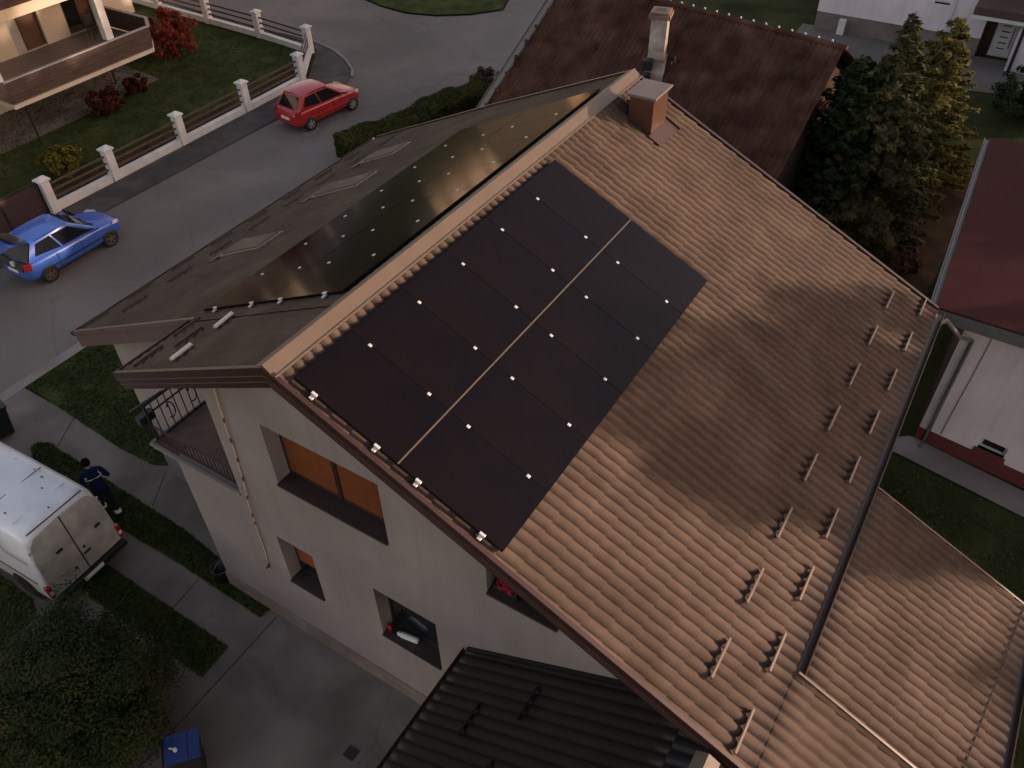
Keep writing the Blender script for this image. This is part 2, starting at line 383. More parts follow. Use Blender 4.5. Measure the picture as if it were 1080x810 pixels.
def conifer(name, label, loc, h, R, m, nwhorl=26, nb=11, size=.16, droop=.28, base=.08, dens=22, cat='tree', group=None, taper=.9, rz=0):
    t = thing(name, label, cat, loc, rz, group)
    mb = MB(); mb.tube([(0, 0, -.05), (.02, 0, h * .5), (0, 0, h)], .05 + h * .017, 8, .012)
    Ps, Ns = [], []
    for k in range(nwhorl):
        f = base + (1 - base) * k / nwhorl; z0 = h * f
        L0 = R * (1 - f) ** taper * (1 if f > .16 else .8 + 1.2 * f)
        for j in range(max(4, int(nb * (1 - .55 * f)))):
            a = RNG.uniform(0, 2 * math.pi); L = L0 * RNG.uniform(.72, 1.18) + .06; zz = z0 + RNG.uniform(-.5, .5) * h / nwhorl
            n = max(4, int(dens * L)); s = np.sqrt(RNG.uniform(.02, 1, n))
            side = RNG.normal(0, 1, n) * .13 * L * (1.15 - s) + RNG.normal(0, .035, n)
            dz = -droop * L * s ** 1.4 + .12 * L * s ** 4 - np.abs(side) * .35 + RNG.normal(0, .03, n)
            P = np.stack([np.cos(a) * L * s - np.sin(a) * side, np.sin(a) * L * s + np.cos(a) * side, zz + dz], 1)
            Ps.append(P); Ns.append(np.tile([np.cos(a) * .35, np.sin(a) * .35, 1], (n, 1)))
            if j % 3 == 0 and L > .5: mb.tube([(0, 0, zz), (math.cos(a) * L * .5, math.sin(a) * L * .5, zz - droop * L * .35), (math.cos(a) * L * .85, math.sin(a) * L * .85, zz - droop * L * .75)], .022, 5, .006)
    mb.build('trunk', 'bark', t, True, local=True)
    v, f = cards(np.concatenate(Ps), np.concatenate(Ns), size, 2.2, .35); npmesh('crown', v, f, m, t, local=True)
    return t

def bush(name, label, loc, r, m, n=2600, size=.09, squash=(1, 1, .8), cat='bush', group=None):
    t = thing(name, label, cat, loc, 0, group)
    mb = MB()
    for k in range(7):
        a = k * 2.4; mb.tube([(0, 0, -.03), (math.cos(a) * r * .25, math.sin(a) * r * .25, r * .5), (math.cos(a) * r * .6, math.sin(a) * r * .6, r * 1.0 * squash[2])], .02, 5, .008)
    mb.build('stem', 'bark', t, True, local=True)
    v, f = clump_crown((0, 0, r * squash[2] * .95), r, max(12, n // 60), 60, size, squash); npmesh('foliage', v, f, m, t, local=True)
    return t
# ------------------------------------------------------------------ the ground
sheet('ground', [(-500, -500), (600, -500), (600, 600), (-500, 600)], GZ - .03, 'ground')
road_pts = [(-60, 15.2), (13.5, 15.2), (17.2, 14.2), (26.2, 12.2), (38.9, 17.8), (80, 36), (80, 40), (38.5, 20.5), (36.2, 19.6), (34.6, 20.8), (33.5, 22.4), (33, 24.2), (33.2, 26.2), (33.9, 28.6), (34.4, 70), (27.2, 70),
            (27.1, 26), (26.4, 24.05), (25.8, 23.0), (24.9, 21.8), (24.3, 21.4), (23.8, 21.2), (23, 21.2), (-60, 21.3)]
sheet('road', road_pts, GZ, 'asphalt')
sheet('pavement', [(9.2, 21.12), (23, 20.92), (23.9, 20.87), (24.5, 21.12), (25.13, 21.62), (25.98, 22.82), (26.6, 24.06), (27.08, 26), (27.18, 70), (26.5, 70), (26.35, 25.0), (23.1, 22.62), (9.2, 22.62)], GZ + .05, 'asphalt2')
mb = MB()
kp = [(8.8, 21.05), (23, 20.86), (23.9, 20.8), (24.56, 21.06), (25.2, 21.56), (26.05, 22.76), (26.68, 24.02), (27.15, 26), (27.25, 50)]
for a, b in zip(kp[3:-1], kp[4:]): mb.beam((*a, GZ + .03), (*b, GZ + .03), .13, .12)
mb.build('kerb', 'kerb')['kind'] = 'structure'
sheet('driveway_apron', [(-60, 21.12), (9.1, 21.12), (9.1, 23.0), (-60, 23.0)], GZ + .004, 'asphalt2')
sheet('gutter_strip', [(-60, 14.86), (13.5, 14.86), (17, 13.9), (17.2, 14.25), (13.5, 15.26), (-60, 15.26)], GZ + .008, 'concrete2')
# house forecourt: concrete with grass strips left open
sheet('driveway', [(-8, -5), (.7, -5), (.7, 4.3), (2.25, 4.3), (2.3, 8.6), (2.2, 14.9), (-8, 14.9)], GZ + .004, 'concrete')
for nm, p, mm in (('garden_path', [(2.2, 4.4), (3.6, 4.4), (3.2, 8.2), (2.75, 8.75), (2.2, 8.9)], 'concrete'),):
    sheet(nm, p, GZ + .008, mm)
lawns = [[(.3, 3.3), (.62, 3.26), (.98, 5.6), (1.1, 6.6), (1.14, 9.5), (1.2, 12.2), (1.02, 12.5), (.8, 12.5), (.35, 11.5), (.28, 8.5), (.34, 6)],
         [(-1.4, 3.33), (-.6, 3.37), (-.6, 12.6), (-1.4, 12.6)],
         [(-8, 7.6), (-2.35, 7.7), (-2.12, 8.2), (-2.1, 14.8), (-8, 14.8)],
         [(2.35, 8.7), (2.8, 8.6), (3.3, 8.1), (3.7, 5.0), (10, 5), (17, 12.5), (16.8, 13.8), (13.4, 14.8), (2.3, 14.8), (2.18, 12.5), (2.08, 10.3), (2.15, 9.1)],
         [(9.2, 22.8), (22.9, 22.8), (26.0, 25.0), (26.1, 45), (-2, 45), (-2, 23.5), (9.0, 23.2)]]
for p in lawns: sheet('lawn', p, GZ + .012, 'lawn')
sheet('street_island', [(38.5, 20.6), (36.2, 19.7), (34.7, 20.9), (33.6, 22.5), (33.1, 24.2), (33.3, 26.2), (34, 28.6), (34.5, 60), (80, 60), (80, 41)], GZ + .06, 'lawn')
sheet('garden_earth', [(11.5, -7.4), (20, -6.9), (30, -7), (31, 2), (22, 3), (11.5, 0)], GZ + .004, 'earth')
sheet('flower_bed', [(9.3, 22.95), (22.6, 22.95), (25.6, 25.1), (24.5, 25.2), (21.6, 24.1), (9.3, 24.4)], GZ + .016, 'earth')
sheet('flagstone_strip', [(13.15, -7.2), (12.85, -7.35), (12.82, -7.75), (12.25, -10.9), (11.5, -15), (12.3, -15.1), (13.12, -10.9), (13.66, -7.9)], GZ + .03, 'concrete2')
sheet('paved_yard', [(37.5, -3.5), (39.0, 4), (42.6, 4.2), (42.2, -12), (38.5, -12), (38.3, -7)], GZ + .006, 'asphalt')
sheet('patio', [(10.5, 28.9), (15.6, 29.0), (19.6, 29.3), (19.9, 33), (10.5, 33)], GZ + .02, 'concrete')

def inside(px, py, poly):
    r = np.zeros(len(px), bool); n = len(poly)
    for i in range(n):
        (x1, y1), (x2, y2) = poly[i], poly[(i + 1) % n]
        c = ((y1 > py) != (y2 > py)) & (px < (x2 - x1) * (py - y1) / (y2 - y1 + 1e-12) + x1); r ^= c
    return r
gv, gf, off = [], [], 0
south = [(6.2, -7.4), (12.7, -7.6), (12.2, -10.9), (11.4, -15), (3, -15), (5.9, -10.6)]
for poly, n, (bx0, bx1, by0, by1) in ((lawns[0], 14000, (.2, 1.3, 3.2, 12.6)), (lawns[1], 12000, (-1.5, -.5, 3.3, 9)), (lawns[2], 4000, (-4, -2, 7, 11)), (lawns[3], 26000, (2, 8, 5, 15)), (lawns[4], 22000, (9, 26.2, 22.8, 36)), (south, 14000, (3, 13, -15, -7))):
    x = RNG.uniform(bx0, bx1, n); y = RNG.uniform(by0, by1, n); k = inside(x, y, poly)
    dn = np.sin(x * 3.1 + np.sin(y * 2.3)) * np.sin(y * 2.7 + 1.3 * np.sin(x * 1.7)); k &= RNG.uniform(-1.2, 1, n) < dn + .55
    x, y = x[k], y[k]; m = len(x)
    P = np.stack([x, y, np.full(m, GZ + .03)], 1); v, f = cards(P, np.tile([0, 0, .5], (m, 1)), .042, 2.6, .9); v[:, 2] = np.maximum(v[:, 2], GZ + .013)
    gv.append(v); gf.append(f + off); off += len(v)
tag(npmesh('grass', np.concatenate(gv), np.concatenate(gf), 'grass'), 'short uneven grass growing in the lawns and strips', 'grass', kind='stuff')
# expansion joints and cracks in the concrete
mb = MB()
for (a, b) in (((.35, 11.0), (1.2, 11.1)), ((1.2, 11.9), (2.2, 12.5)), ((-.55, 5.2), (.3, 5.3)), ((-.55, 8.4), (.25, 8.5)), ((1.2, 8.0), (2.15, 8.6)), ((-8, 2.9), (.5, 3.0)), ((.9, 5.4), (2.2, 5.5))):
    mb.beam((*a, GZ + .0045), (*b, GZ + .0045), .022, .006)
mb.build('pavement_joint', 'bark')['kind'] = 'structure'
mb = MB().box(-1.08, -.84, -.56, -.32, GZ + .006, GZ + .02)
tag(mb.build('drain_cover', 'black'), 'small dark square drain cover in the concrete forecourt', 'drain cover')

# ------------------------------------------------------------------ main house
def R_(x, t, h=0.): return V((x, -t * cR - h * sR, -t * sR + h * cR))
def L_(x, y, h=0.): return V((x, y + h * sL, -y / cL * sL + h * cL))
H = thing('house', 'large pale house with brown pressed metal roof and black solar panels in the centre', 'house', (5.5, 0, GZ))
XW = .6
gx = lambda a, z, d: V((XW + d, a, z))
W1 = [(1.4386, -2.344), (-.9987, -2.344), (-.9987, -3.823), (1.4386, -3.823)]
W2 = [(2.05, -5.763), (1.13, -5.763), (1.13, -7.242), (2.05, -7.242)]
W3 = [(-.36, -5.624), (-1.752, -5.624), (-1.752, -7.174), (-.36, -7.174)]
W4 = [(-2.91, -2.45), (-4.15, -2.45), (-4.15, -3.655), (-2.91, -3.655)]
out = [(4.5, GZ), (-6.3, GZ), (-6.3, -3.35), (0, -.34), (2.72, -1.66), (2.72, -4.93), (4.5, -4.93)]
holed_wall('gable_wall', out, [W1, W2, W3, W4], gx, .34, 'wall', H)
mb = MB().box(XW - .03, XW, -6.3, 4.53, GZ, GZ + .52); mb.box(XW, 9.9, 4.5, 4.53, GZ, GZ + .52); mb.build('plinth', 'plinth', H)
mb = MB(); mb.box(XW + .34, 2.7, 4.2, 4.5, GZ, -5.1); mb.box(2.7, 10.1, 4.2, 4.5, GZ, -2.35); mb.box(XW + .34, 10.1, -6.3, -6.0, GZ, -3.3)
mb.box(10.1, 10.4, -6.3, 4.5, GZ, -3.3); mb.prism([(10.1, 4.5, -3.3), (10.1, -6.3, -3.3), (10.1, 0, -.35)], (.3, 0, 0))
mb.box(2.25, 10.3, 8.1, 8.4, GZ, -4.35); mb.prism([(2.2, 4.5, GZ), (2.2, 8.4, GZ), (2.2, 8.4, -4.45), (2.2, 4.5, -2.5)], (.25, 0, 0)); mb.prism([(10.2, 4.5, GZ), (10.2, 8.4, GZ), (10.2, 8.4, -4.45), (10.2, 4.5, -2.5)], (.25, 0, 0))
mb.build('side_wall', 'wall', H)
mb = MB(); mb.box(XW + .34, 2.5, 2.42, 2.7, -4.94, -1.75); mb.box(2.5, 2.7, 2.42, 4.5, -4.94, -2.4); mb.build('loggia_wall', 'wall', H)

def window(hole, frame_m, pane_m, split=1, depth=.3, shutter=None, lower=0.):
    y1, y0 = hole[0][0], hole[1][0]; z1, z0 = hole[0][1], hole[2][1]
    x = XW + depth
    mb = MB()
    for a, b, c, d in ((y0, y1, z1 - .06, z1), (y0, y1, z0, z0 + .06), (y0, y0 + .06, z0 + .06, z1 - .06), (y1 - .06, y1, z0 + .06, z1 - .06)): mb.box(x - .02, x + .05, a, b, c, d)
    for k in range(1, split): yy = y1 - (y1 - y0) * .5 * k; mb.box(x - .05, x + .05, yy - .045, yy + .045, z0 + .06, z1 - .06)
    w = mb.build('window', frame_m, H, bevel=.006)
    mb = MB().box(x, x + .02, y0 + .06, y1 - .06, z0 + .06, z1 - .06); mb.build('pane', 'glass', w)
    if shutter:
        mb = MB(); zz = z1 - .06
        while zz - .055 > z0 + .06 + lower:
            mb.box(x - .022, x - .008, y0 + .07, y1 - .07, zz - .052, zz); zz -= .055
        mb.build('shutter', shutter, w)
    mb = MB().box(XW - .045, x - .02, y0 + .004, y1 - .004, z0 - .03, z0 + .012); mb.build('sill', 'sill', w, bevel=.006)
    return w
w1 = window(W1, 'wframe', 'glass', 2, .31, 'shutter'); w2 = window(W2, 'wframe', 'glass', 1, .31, 'shutter_red', .30)
w3 = window(W3, 'wframe', 'glass', 1, .31); w4 = window(W4, 'wframe', 'glass', 1, .31)
mb = MB().box(1.05, 1.1, -1.72, -.4, -7.1, -5.7); mb.build('room_dark_sheet', 'black', H)  # black sheet painted in for the darkness of the room

# --- roof of the house
rf_quads = [((R_(0, .0), R_(10.9, .0), R_(0, 8.03), R_(10.9, 8.03)), 59.5, 23)]
roof = tile_roof('roof', rf_quads, 'tile', H, wave_amp=.024, step=.026)
tile_roof('roof_extension', [((R_(0, 8.05), R_(1.62, 8.05), R_(0, 11.6), R_(1.62, 11.6)), 8.84, 10)], 'tile', roof, wave_amp=.024, step=.026)
Lq = lambda x, y: L_(x, y)
left_quads = [((Lq(0, .02), Lq(1.58, .02), Lq(0, 3.95), Lq(1.58, 3.95)), 8.6, 13),
              ((Lq(1.58, .02), Lq(10.95, .02), Lq(1.58, 3.95), Lq(12.0, 4.3)), 54, 13),
              ((Lq(1.66, 3.95), Lq(12.0, 4.3), Lq(1.75, 8.85), Lq(12.7, 9.15)), 57, 15)]
tile_roof('roof_slope', left_quads, 'tile', roof, wave_amp=.009, step=.014)
def annex_pt(x, y, h=0): return V((x, y, -3.92 - (-7.49 - y) * math.tan(RP) + h))
annex = tile_roof('annex_roof', [((annex_pt(1.68, -7.42), annex_pt(5.88, -7.42), annex_pt(1.68, -10.32), annex_pt(5.88, -10.32)), 23, 9)], 'tile', H, wave_amp=.024, step=.026)
mb = MB().box(1.7, 5.75, -10.0, -6.3, GZ, -5.5); mb.prism([(1.7, -6.3, -5.5), (1.7, -10, -5.5), (1.7, -10, -5.25), (1.7, -6.3, -3.7)], (4.05, 0, 0)); mb.build('annex_wall', 'wall', H)
mb = MB().box(.7, 1.5, -10.6, -6.3, GZ, -5.3); mb.build('porch_wall', 'wall', H)
# ridge cap: folded sheet on both slopes
mb = MB()
mb.prism([V((-.04, .0, .085)), R_(-.04, .185, .04), R_(-.04, .185, .018), V((-.04, 0, .05))], (11.0, 0, 0))
mb.prism([R_(-.04, .187, .062), R_(-.04, .212, .062), R_(-.04, .212, .012), R_(-.04, .187, .012)], (11.0, 0, 0))
mb.prism([V((-.04, .0, .0845)), L_(-.04, .19, .04), L_(-.04, .19, .018), V((-.04, 0, .0495))], (11.0, 0, 0))
mb.build('ridge_cap', 'cap', roof, bevel=.004)
# verge boards (layered) on the near gable, right slope, left slope, stepped wing
def board(p, q, h0, h1, x0, x1):
    pass
mb = MB()
def verge(mb, A, B, nz, layers, xdir=-1):
    A, B = V(A), V(B)
    for (o0, o1, d0, d1) in layers:
        for_a = [A + V((xdir * o0, 0, d0)), A + V((xdir * o1, 0, d0)), A + V((xdir * o1, 0, d1)), A + V((xdir * o0, 0, d1))]
        mb.prism(for_a, B - A)
LAY = [(-.02, .055, .055, -.10), (-.05, .028, -.103, -.22), (-.08, .0, -.223, -.36)]
verge(mb, R_(0, 0), R_(0, 11.6), 0, LAY)
mb.build('bargeboard', 'fascia', roof, bevel=.008)
mb = MB(); verge(mb, R_(10.9, 0), R_(10.9, 8.03), 0, LAY[:2], 1); mb.build('bargeboard', 'fascia', roof, bevel=.008)
mb = MB(); verge(mb, L_(0, 0), L_(0, 3.97), 0, LAY); mb.build('bargeboard', 'fascia', roof, bevel=.008)
mb = MB()
for (za, zb, o) in ((-.1, -.118, .042), (-.225, -.243, .016)):
    mb.beam(R_(0, 0) + V((-o, 0, za)), R_(0, 11.6) + V((-o, 0, za)), .03, .02); mb.beam(L_(0, 0) + V((-o, 0, za)), L_(0, 3.97) + V((-o, 0, za)), .03, .02)
mb.build('trim_strip', 'fascia2', roof)
mb = MB(); A, B = L_(1.66, 3.9), L_(1.75, 8.87)
verge(mb, A, B, 0, [(-.02, .05, .05, -.07), (-.06, .02, -.073, -.42)]); mb.build('bargeboard', 'fascia2', roof, bevel=.008)
mb = MB(); verge(mb, L_(10.98, 0), L_(12.0, 4.3), 0, LAY[:2], 1); mb.build('bargeboard', 'fascia', roof)
mb = MB(); verge(mb, L_(12.0, 4.3), L_(12.7, 9.15), 0, LAY[:2], 1); mb.build('bargeboard', 'fascia', roof)
# soffits under the overhangs
mb = MB(); mb.prism([L_(0, .3, -.13), L_(0, 3.95, -.13), L_(0, 3.95, -.16), L_(0, .3, -.16)], (1.6, 0, 0)); mb.prism([R_(0.02, .3, -.13), R_(0.02, 8, -.13), R_(.02, 8, -.16), R_(.02, .3, -.16)], (.6, 0, 0)); mb.build('soffit', 'fascia2', roof)
def gutter(A, B, r=.075, m='gutter', parent=roof):
    """half-round gutter from A to B with a rolled outer lip"""
    A, B = V(A), V(B); d = (B - A).normalized(); side = V((0, 0, 1)).cross(d).normalized(); mb = MB(); n = 9
    for a0 in range(n - 1):
        t0, t1 = math.pi + math.pi * a0 / (n - 1), math.pi + math.pi * (a0 + 1) / (n - 1)
        q = []
        for (rr, t) in ((r, t0), (r, t1), (r - .008, t1), (r - .008, t0)): q.append(A + side * math.cos(t) * rr + V((0, 0, math.sin(t) * rr)))
        mb.prism(q, B - A)
    for sg in (-1, 1): mb.tube([A + side * sg * r, B + side * sg * r], .012, 6)
    return mb.build('gutter', m, parent)
e = R_(0, 8.03); gutter((1.66, e.y - .06, e.z - .05), (10.95, e.y - .06, e.z - .05), .085)
a0, a1 = L_(0, 3.95), L_(1.6, 3.95); gutter((-.03, a0.y + .06, a0.z - .05), (1.62, a0.y + .06, a0.z - .05), .07)
a0, a1 = L_(1.75, 8.85), L_(12.7, 9.15); gutter((1.7, a0.y + .07, a0.z - .05), (12.75, a1.y + .07, a1.z - .05), .07)
p = annex_pt(1.68, -10.32); gutter((1.6, p.y - .06, p.z - .05), (5.95, p.y - .06, p.z - .05), .08, parent=annex)
mb = MB(); verge(mb, annex_pt(1.66, -7.42), annex_pt(1.66, -10.32), 0, [(-.01, .03, .06, -.12)]); mb.build('bargeboard', 'fascia', annex)
mb = MB(); verge(mb, annex_pt(5.9, -7.42), annex_pt(5.9, -10.32), 0, [(-.01, .03, .03, -.12)], 1); mb.build('bargeboard', 'fascia', annex)
mb = MB(); mb.beam(annex_pt(1.7, -9.72, .03), annex_pt(5.86, -10.2, .03), .012, .012); mb.build('cable', 'black', annex)
mb = MB(); verge(mb, R_(1.63, 8.1), R_(1.63, 11.6), 0, [(-.005, .03, .04, -.36)], 1); mb.build('flashing', 'gutter', roof)
mb = MB(); mb.box(1.7, 10.8, -7.2, -6.28, -3.6, -3.57); mb.build('eaves_soffit', 'fascia', roof)
# snow guards: two staggered rows of upright bars on the right slope, two on the left
def guard(P, dirx, n, m, ln=.6, hgt=.085):
    mb = MB(); P = V(P); d = V((1, 0, 0)) if dirx is None else V(dirx)
    mb.prism([P - d * ln / 2, P - d * ln / 2 + n * hgt, P - d * ln / 2 + n * hgt + n.cross(d).normalized() * .03, P - d * ln / 2 + n.cross(d).normalized() * .012], d * ln)
    return mb.build('snow_guard', m, roof)
nR, nL = V((0, -sR, cR)), V((0, sL, cL))
for k in range(8): guard(R_(10.03 - 1.289 * k, 7.03, .02), None, nR, 'guard', .66, .062)
for k in range(9): guard(R_(10.56 - 1.272 * k, 7.70, .02), None, nR, 'guard', .66, .062)
for k in range(8): guard(L_(2.2 + 1.27 * k, 8.68, .012), None, nL, 'guard_shaded', .7, .045)
for k in range(8): guard(L_(2.75 + 1.27 * k, 7.8, .012), None, nL, 'guard_shaded', .7, .045)
for x, y in ((.45, 3.62), (.98, 3.15), (1.35, 3.72)): guard(L_(x, y, .012), None, nL, 'guard_shaded', .6, .045)
# roof windows on the left slope
for (x0, x1, y0, y1) in ((4.68, 5.5, 5.65, 7.1), (7.65, 8.5, 5.35, 7.0), (9.8, 10.6, 6.0, 7.2)):
    mb = MB()
    for a, b, c, d in ((x0, x1, y0, y0 + .09), (x0, x1, y1 - .09, y1), (x0, x0 + .07, y0 + .09, y1 - .09), (x1 - .07, x1, y0 + .09, y1 - .09)):
        mb.prism([L_(a, c, -.02), L_(b, c, -.02), L_(b, d, -.02), L_(a, d, -.02)], nL * .06)
    w = mb.build('skylight', 'capgrey', H, bevel=.01)
    mb = MB(); mb.prism([L_(x0 + .07, y0 + .09, .02), L_(x1 - .07, y0 + .09, .02), L_(x1 - .07, y1 - .09, .02), L_(x0 + .07, y1 - .09, .02)], nL * .045); mb.build('pane', mat('skylight_glass', (.10, .078, .07), .22, .1, 2., spec=.6), w)  # pale pinkish reflection is put into the pane colour
    mb = MB(); mb.prism([L_(x0 - .2, y1 + .02, .016), L_(x1 + .15, y1 + .02, .016), L_(x1 + .15, y1 + .24, .016), L_(x0 - .2, y1 + .24, .016)], nL * .008); mb.build('flashing', 'gutter', w)
# sheet-clad chimney near the ridge
mb = MB()
cx0, cx1, cy0, cy1 = 9.46, 10.16, -1.14, -.62
mb.prism([(cx0, cy0, -.9), (cx1, cy0, -.9), (cx1, cy1, -.9), (cx0, cy1, -.9)], (0, 0, 1.12)); ch = mb.build('chimney', 'copper', H, bevel=.012)
mb = MB().box(cx0 - .06, cx1 + .06, cy0 - .06, cy1 + .06, .22, .26); mb.box(cx0 - .04, cx1 + .04, cy0 - .04, cy1 + .04, .19, .22); mb.build('cap', 'capgrey', ch, bevel=.01)
mb = MB(); mb.prism([R_(cx0 - .1, 1.24, .05), R_(cx1 + .12, 1.24, .05), R_(cx1 + .12, 1.56, .035), R_(cx0 - .1, 1.56, .035)], nR * .008)
mb.prism([V((cx0, cy0 - .004, -.55)), V((cx1, cy0 - .004, -.55)), V((cx1 + .06, cy0 - .18, -.64)), V((cx0 - .05, cy0 - .18, -.64))], nR * .01); mb.beam(R_(cx1 + .1, 1.2, .07), R_(cx1 + .1, 1.58, .05), .03, .05); mb.build('apron', 'copper', ch)

# loggia: floor slab, coping, railings, planter
mb = MB().box(.62, 3.4, 2.72, 5.2, -5.1, -4.94); mb.build('balcony_floor', 'floorb', H)
mb = MB().box(.56, .64, 2.72, 5.24, -4.96, -4.90); mb.box(.62, 3.4, 5.2, 5.26, -5.12, -4.9); mb.build('balcony_edge', 'concrete2', H, bevel=.008)
mb = MB()
for k in range(20): y = 2.86 + k * .115; mb.beam((.72, y, -4.92), (.72, y, -4.5), .016, .02, (1, 0, 0))
mb.beam((.72, 2.75, -4.48), (.72, 5.15, -4.48), .03, .025); mb.beam((.72, 2.75, -4.87), (.72, 5.15, -4.87), .04, .03)
mb.build('railing', 'redwood', H)
mb = MB()
for k in range(15): x = .86 + k * .165; mb.beam((x, 5.15, -4.86), (x, 5.15, -3.98), .018, .018, (0, 1, 0))
for z in (-4.87, -3.95, -4.18): mb.beam((.72, 5.15, z), (3.4, 5.15, z), .04 if z > -4 or z < -4.5 else .022, .035)
mb.beam((.72, 5.15, -4.92), (.72, 5.15, -3.9), .045, .045, (0, 1, 0)); mb.beam((.45, 5.15, -3.86), (1.2, 5.15, -3.92), .05, .03)
for cxx in (1.2, 1.75):
    mb.tube([(cxx + .11 * math.cos(t) * (1 - i * .03), 5.13, -4.42 + .2 * math.sin(t)) for i, t in enumerate(np.linspace(-2.2, 2.6, 14))], .016, 6)
mb.build('railing', 'iron', H)
mb = MB().box(.6, .95, 5.28, 5.44, -4.5, -4.3); mb.box(.62, .66, 5.27, 5.3, -4.9, -4.5); pl = tag(mb.build('planter_box', 'green', bevel=.02), 'dark green planter box hooked on the outer balcony corner', 'planter')
v, f = clump_crown((1.1, 3.15, -4.6), .28, 14, 40, .07); t = thing('potted_plant', 'small dark green pot plant on the balcony floor behind its railing', 'plant', (1.1, 3.15, -4.94)); npmesh('foliage', v, f, 'potleaf', t)
mb = MB(); mb.disc_ring((1.1, 3.15, -4.93), (0, 0, 1), [(.09, 0), (.13, .2), (.14, .22), (.11, .22)], 14); mb.build('pot', 'green', t, True)

# cord hanging down the wall
mb = MB(); pts = [V((.565 - .02 * math.sin(i * .6), 2.24 + .02 * i + .01 * math.sin(i * 1.7), -1.75 - i * .269)) for i in range(21)]; mb.tube(pts, .016, 7)
cord = tag(mb.build('hanging_cord', 'cord', None, True), 'pale cord with red flecks hanging down the gable wall beside the balcony', 'cord')
mb = MB()
for i in (3, 5, 7, 9, 11, 13, 14): mb.tube([pts[i].lerp(pts[i + 1], .2), pts[i].lerp(pts[i + 1], .62)], .019, 7)
mb.build('red_band', 'cordred', cord)
mb = MB(); mb.tube([pts[-1], pts[-1] + V((0, .03, -.12)), pts[-1] + V((-.03, .07, -.16))], .022, 7); mb.build('hook', 'black', cord)

# things on the window sills
mb = MB(); mb.disc_ring((.72, -.62, -7.11), (.15, -1, .0), [(.02, 0), (.045, .03), (.045, .08), (.06, .1), (.06, .42), (.05, .46)], 14)
bt = tag(mb.build('bottle', 'white', None, True), 'white bottle lying on the dark sill of the ground floor window', 'bottle')
mb = MB(); mb.disc_ring((.70, -.47, -7.16), (0, 0, 1), [(.045, 0), (.045, .16), (.03, .19), (.03, .21)], 14)
tag(mb.build('tin', 'redlight', None, True), 'small red tin standing beside the white bottle on the window sill', 'tin')
fl = thing('flower_pot', 'red flowers in a dark pot on the sill under the right verge', 'flower pot', (.74, -3.12, -3.64))
mb = MB(); mb.box(.66, .84, -3.4, -2.98, -3.64, -3.5); mb.build('pot', 'black', fl, bevel=.01)
P, d = blob_points(260, (.74, -3.2, -3.38), .2, .5, (.7, 1, .7)); v, f = cards(P, d + np.array([0, 0, .5]), .05); npmesh('flower', v, f, 'flower', fl)

# dark bucket at the wall corner
bk = thing('bucket', 'small black bucket standing at the left corner of the house wall', 'bucket', (.62, 4.78, GZ))
mb = MB(); mb.disc_ring((.62, 4.78, GZ + .01), (0, 0, 1), [(.15, 0), (.2, .42), (.215, .43), (.215, .46), (.19, .46), (.14, .05)], 18); mb.build('body', 'black', bk, True)
mb = MB(); mb.tube([(.62 + .2 * math.cos(a), 4.78, GZ + .44 + .18 * math.sin(a)) for a in np.linspace(0, math.pi, 9)], .008, 5); mb.build('handle', 'greypipe', bk)

# loose aluminium rails lying on the left slope
for i, (x0, x1, y0, y1, lb) in enumerate(((.26, .7, 2.63, 2.67, 'short silver rail lying on the left roof slope close to the near verge'), (1.19, 1.64, 2.66, 2.74, 'short silver rail lying on the left roof slope closest to the solar panels'))):
    mb = MB(); mb.beam(L_(x0, y0, .05), L_(x1, y1, .05), .07, .03, nL); mb.beam(L_(x0, y0, .075), L_(x1, y1, .075), .02, .02, nL)
    tag(mb.build('metal_rail', 'alu'), lb, 'rail', 'loose rails on the roof')

# ------------------------------------------------------------------ solar panels
ORD = ['first', 'second', 'third', 'fourth', 'fifth', 'sixth', 'seventh', 'eighth']
def panel(name_label, P, dx, dn, n, wx, wt, group, clamps, slope_dir):
    """P: top near corner on the panel plane; dx along ridge, slope_dir down"""
    t = thing('solar_panel', name_label, 'solar panel', P, 0, group)
    g = .002
    a, b = P + dx * g + slope_dir * g, P + dx * (wx - g) + slope_dir * g
    c, d = P + dx * (wx - g) + slope_dir * (wt - g), P + dx * g + slope_dir * (wt - g)
    mb = MB(); mb.prism([a, b, c, d], -n * .034); mb.build('frame', 'pframe', t)
    i = .005
    q = [a + dx * i + slope_dir * i, b - dx * i + slope_dir * i, c - dx * i - slope_dir * i, d + dx * i - slope_dir * i]
    mb = MB(); mb.prism([p + n * .0006 for p in q], n * .0016); mb.build('cell_glass', 'panel', t)
    for (u, s) in clamps:
        p = P + dx * u + slope_dir * s
        mb = MB()
        if u > .05: mb.prism([p - dx * .024 - slope_dir * .026 - n * .02, p + dx * .024 - slope_dir * .026 - n * .02, p + dx * .024 + slope_dir * .026 - n * .02, p - dx * .024 + slope_dir * .026 - n * .02], n * .034)
        else:
            mb.prism([p - dx * .075 - slope_dir * .03 - n * .05, p + dx * .03 - slope_dir * .03 - n * .05, p + dx * .03 + slope_dir * .03 - n * .05, p - dx * .075 + slope_dir * .03 - n * .05], n * .028)
            mb.prism([p - dx * .02 - slope_dir * .045 - n * .02, p + dx * .02 - slope_dir * .045 - n * .02, p + dx * .02 + slope_dir * .045 - n * .02, p - dx * .02 + slope_dir * .045 - n * .02], n * .036)
        mb.build('clamp', 'alu', t, bevel=.004)
    return t
X1 = V((1, 0, 0)); dR, dL = V((0, -cR, -sR)), V((0, cL, -sL))
PW, PH = 1.1347, 1.755
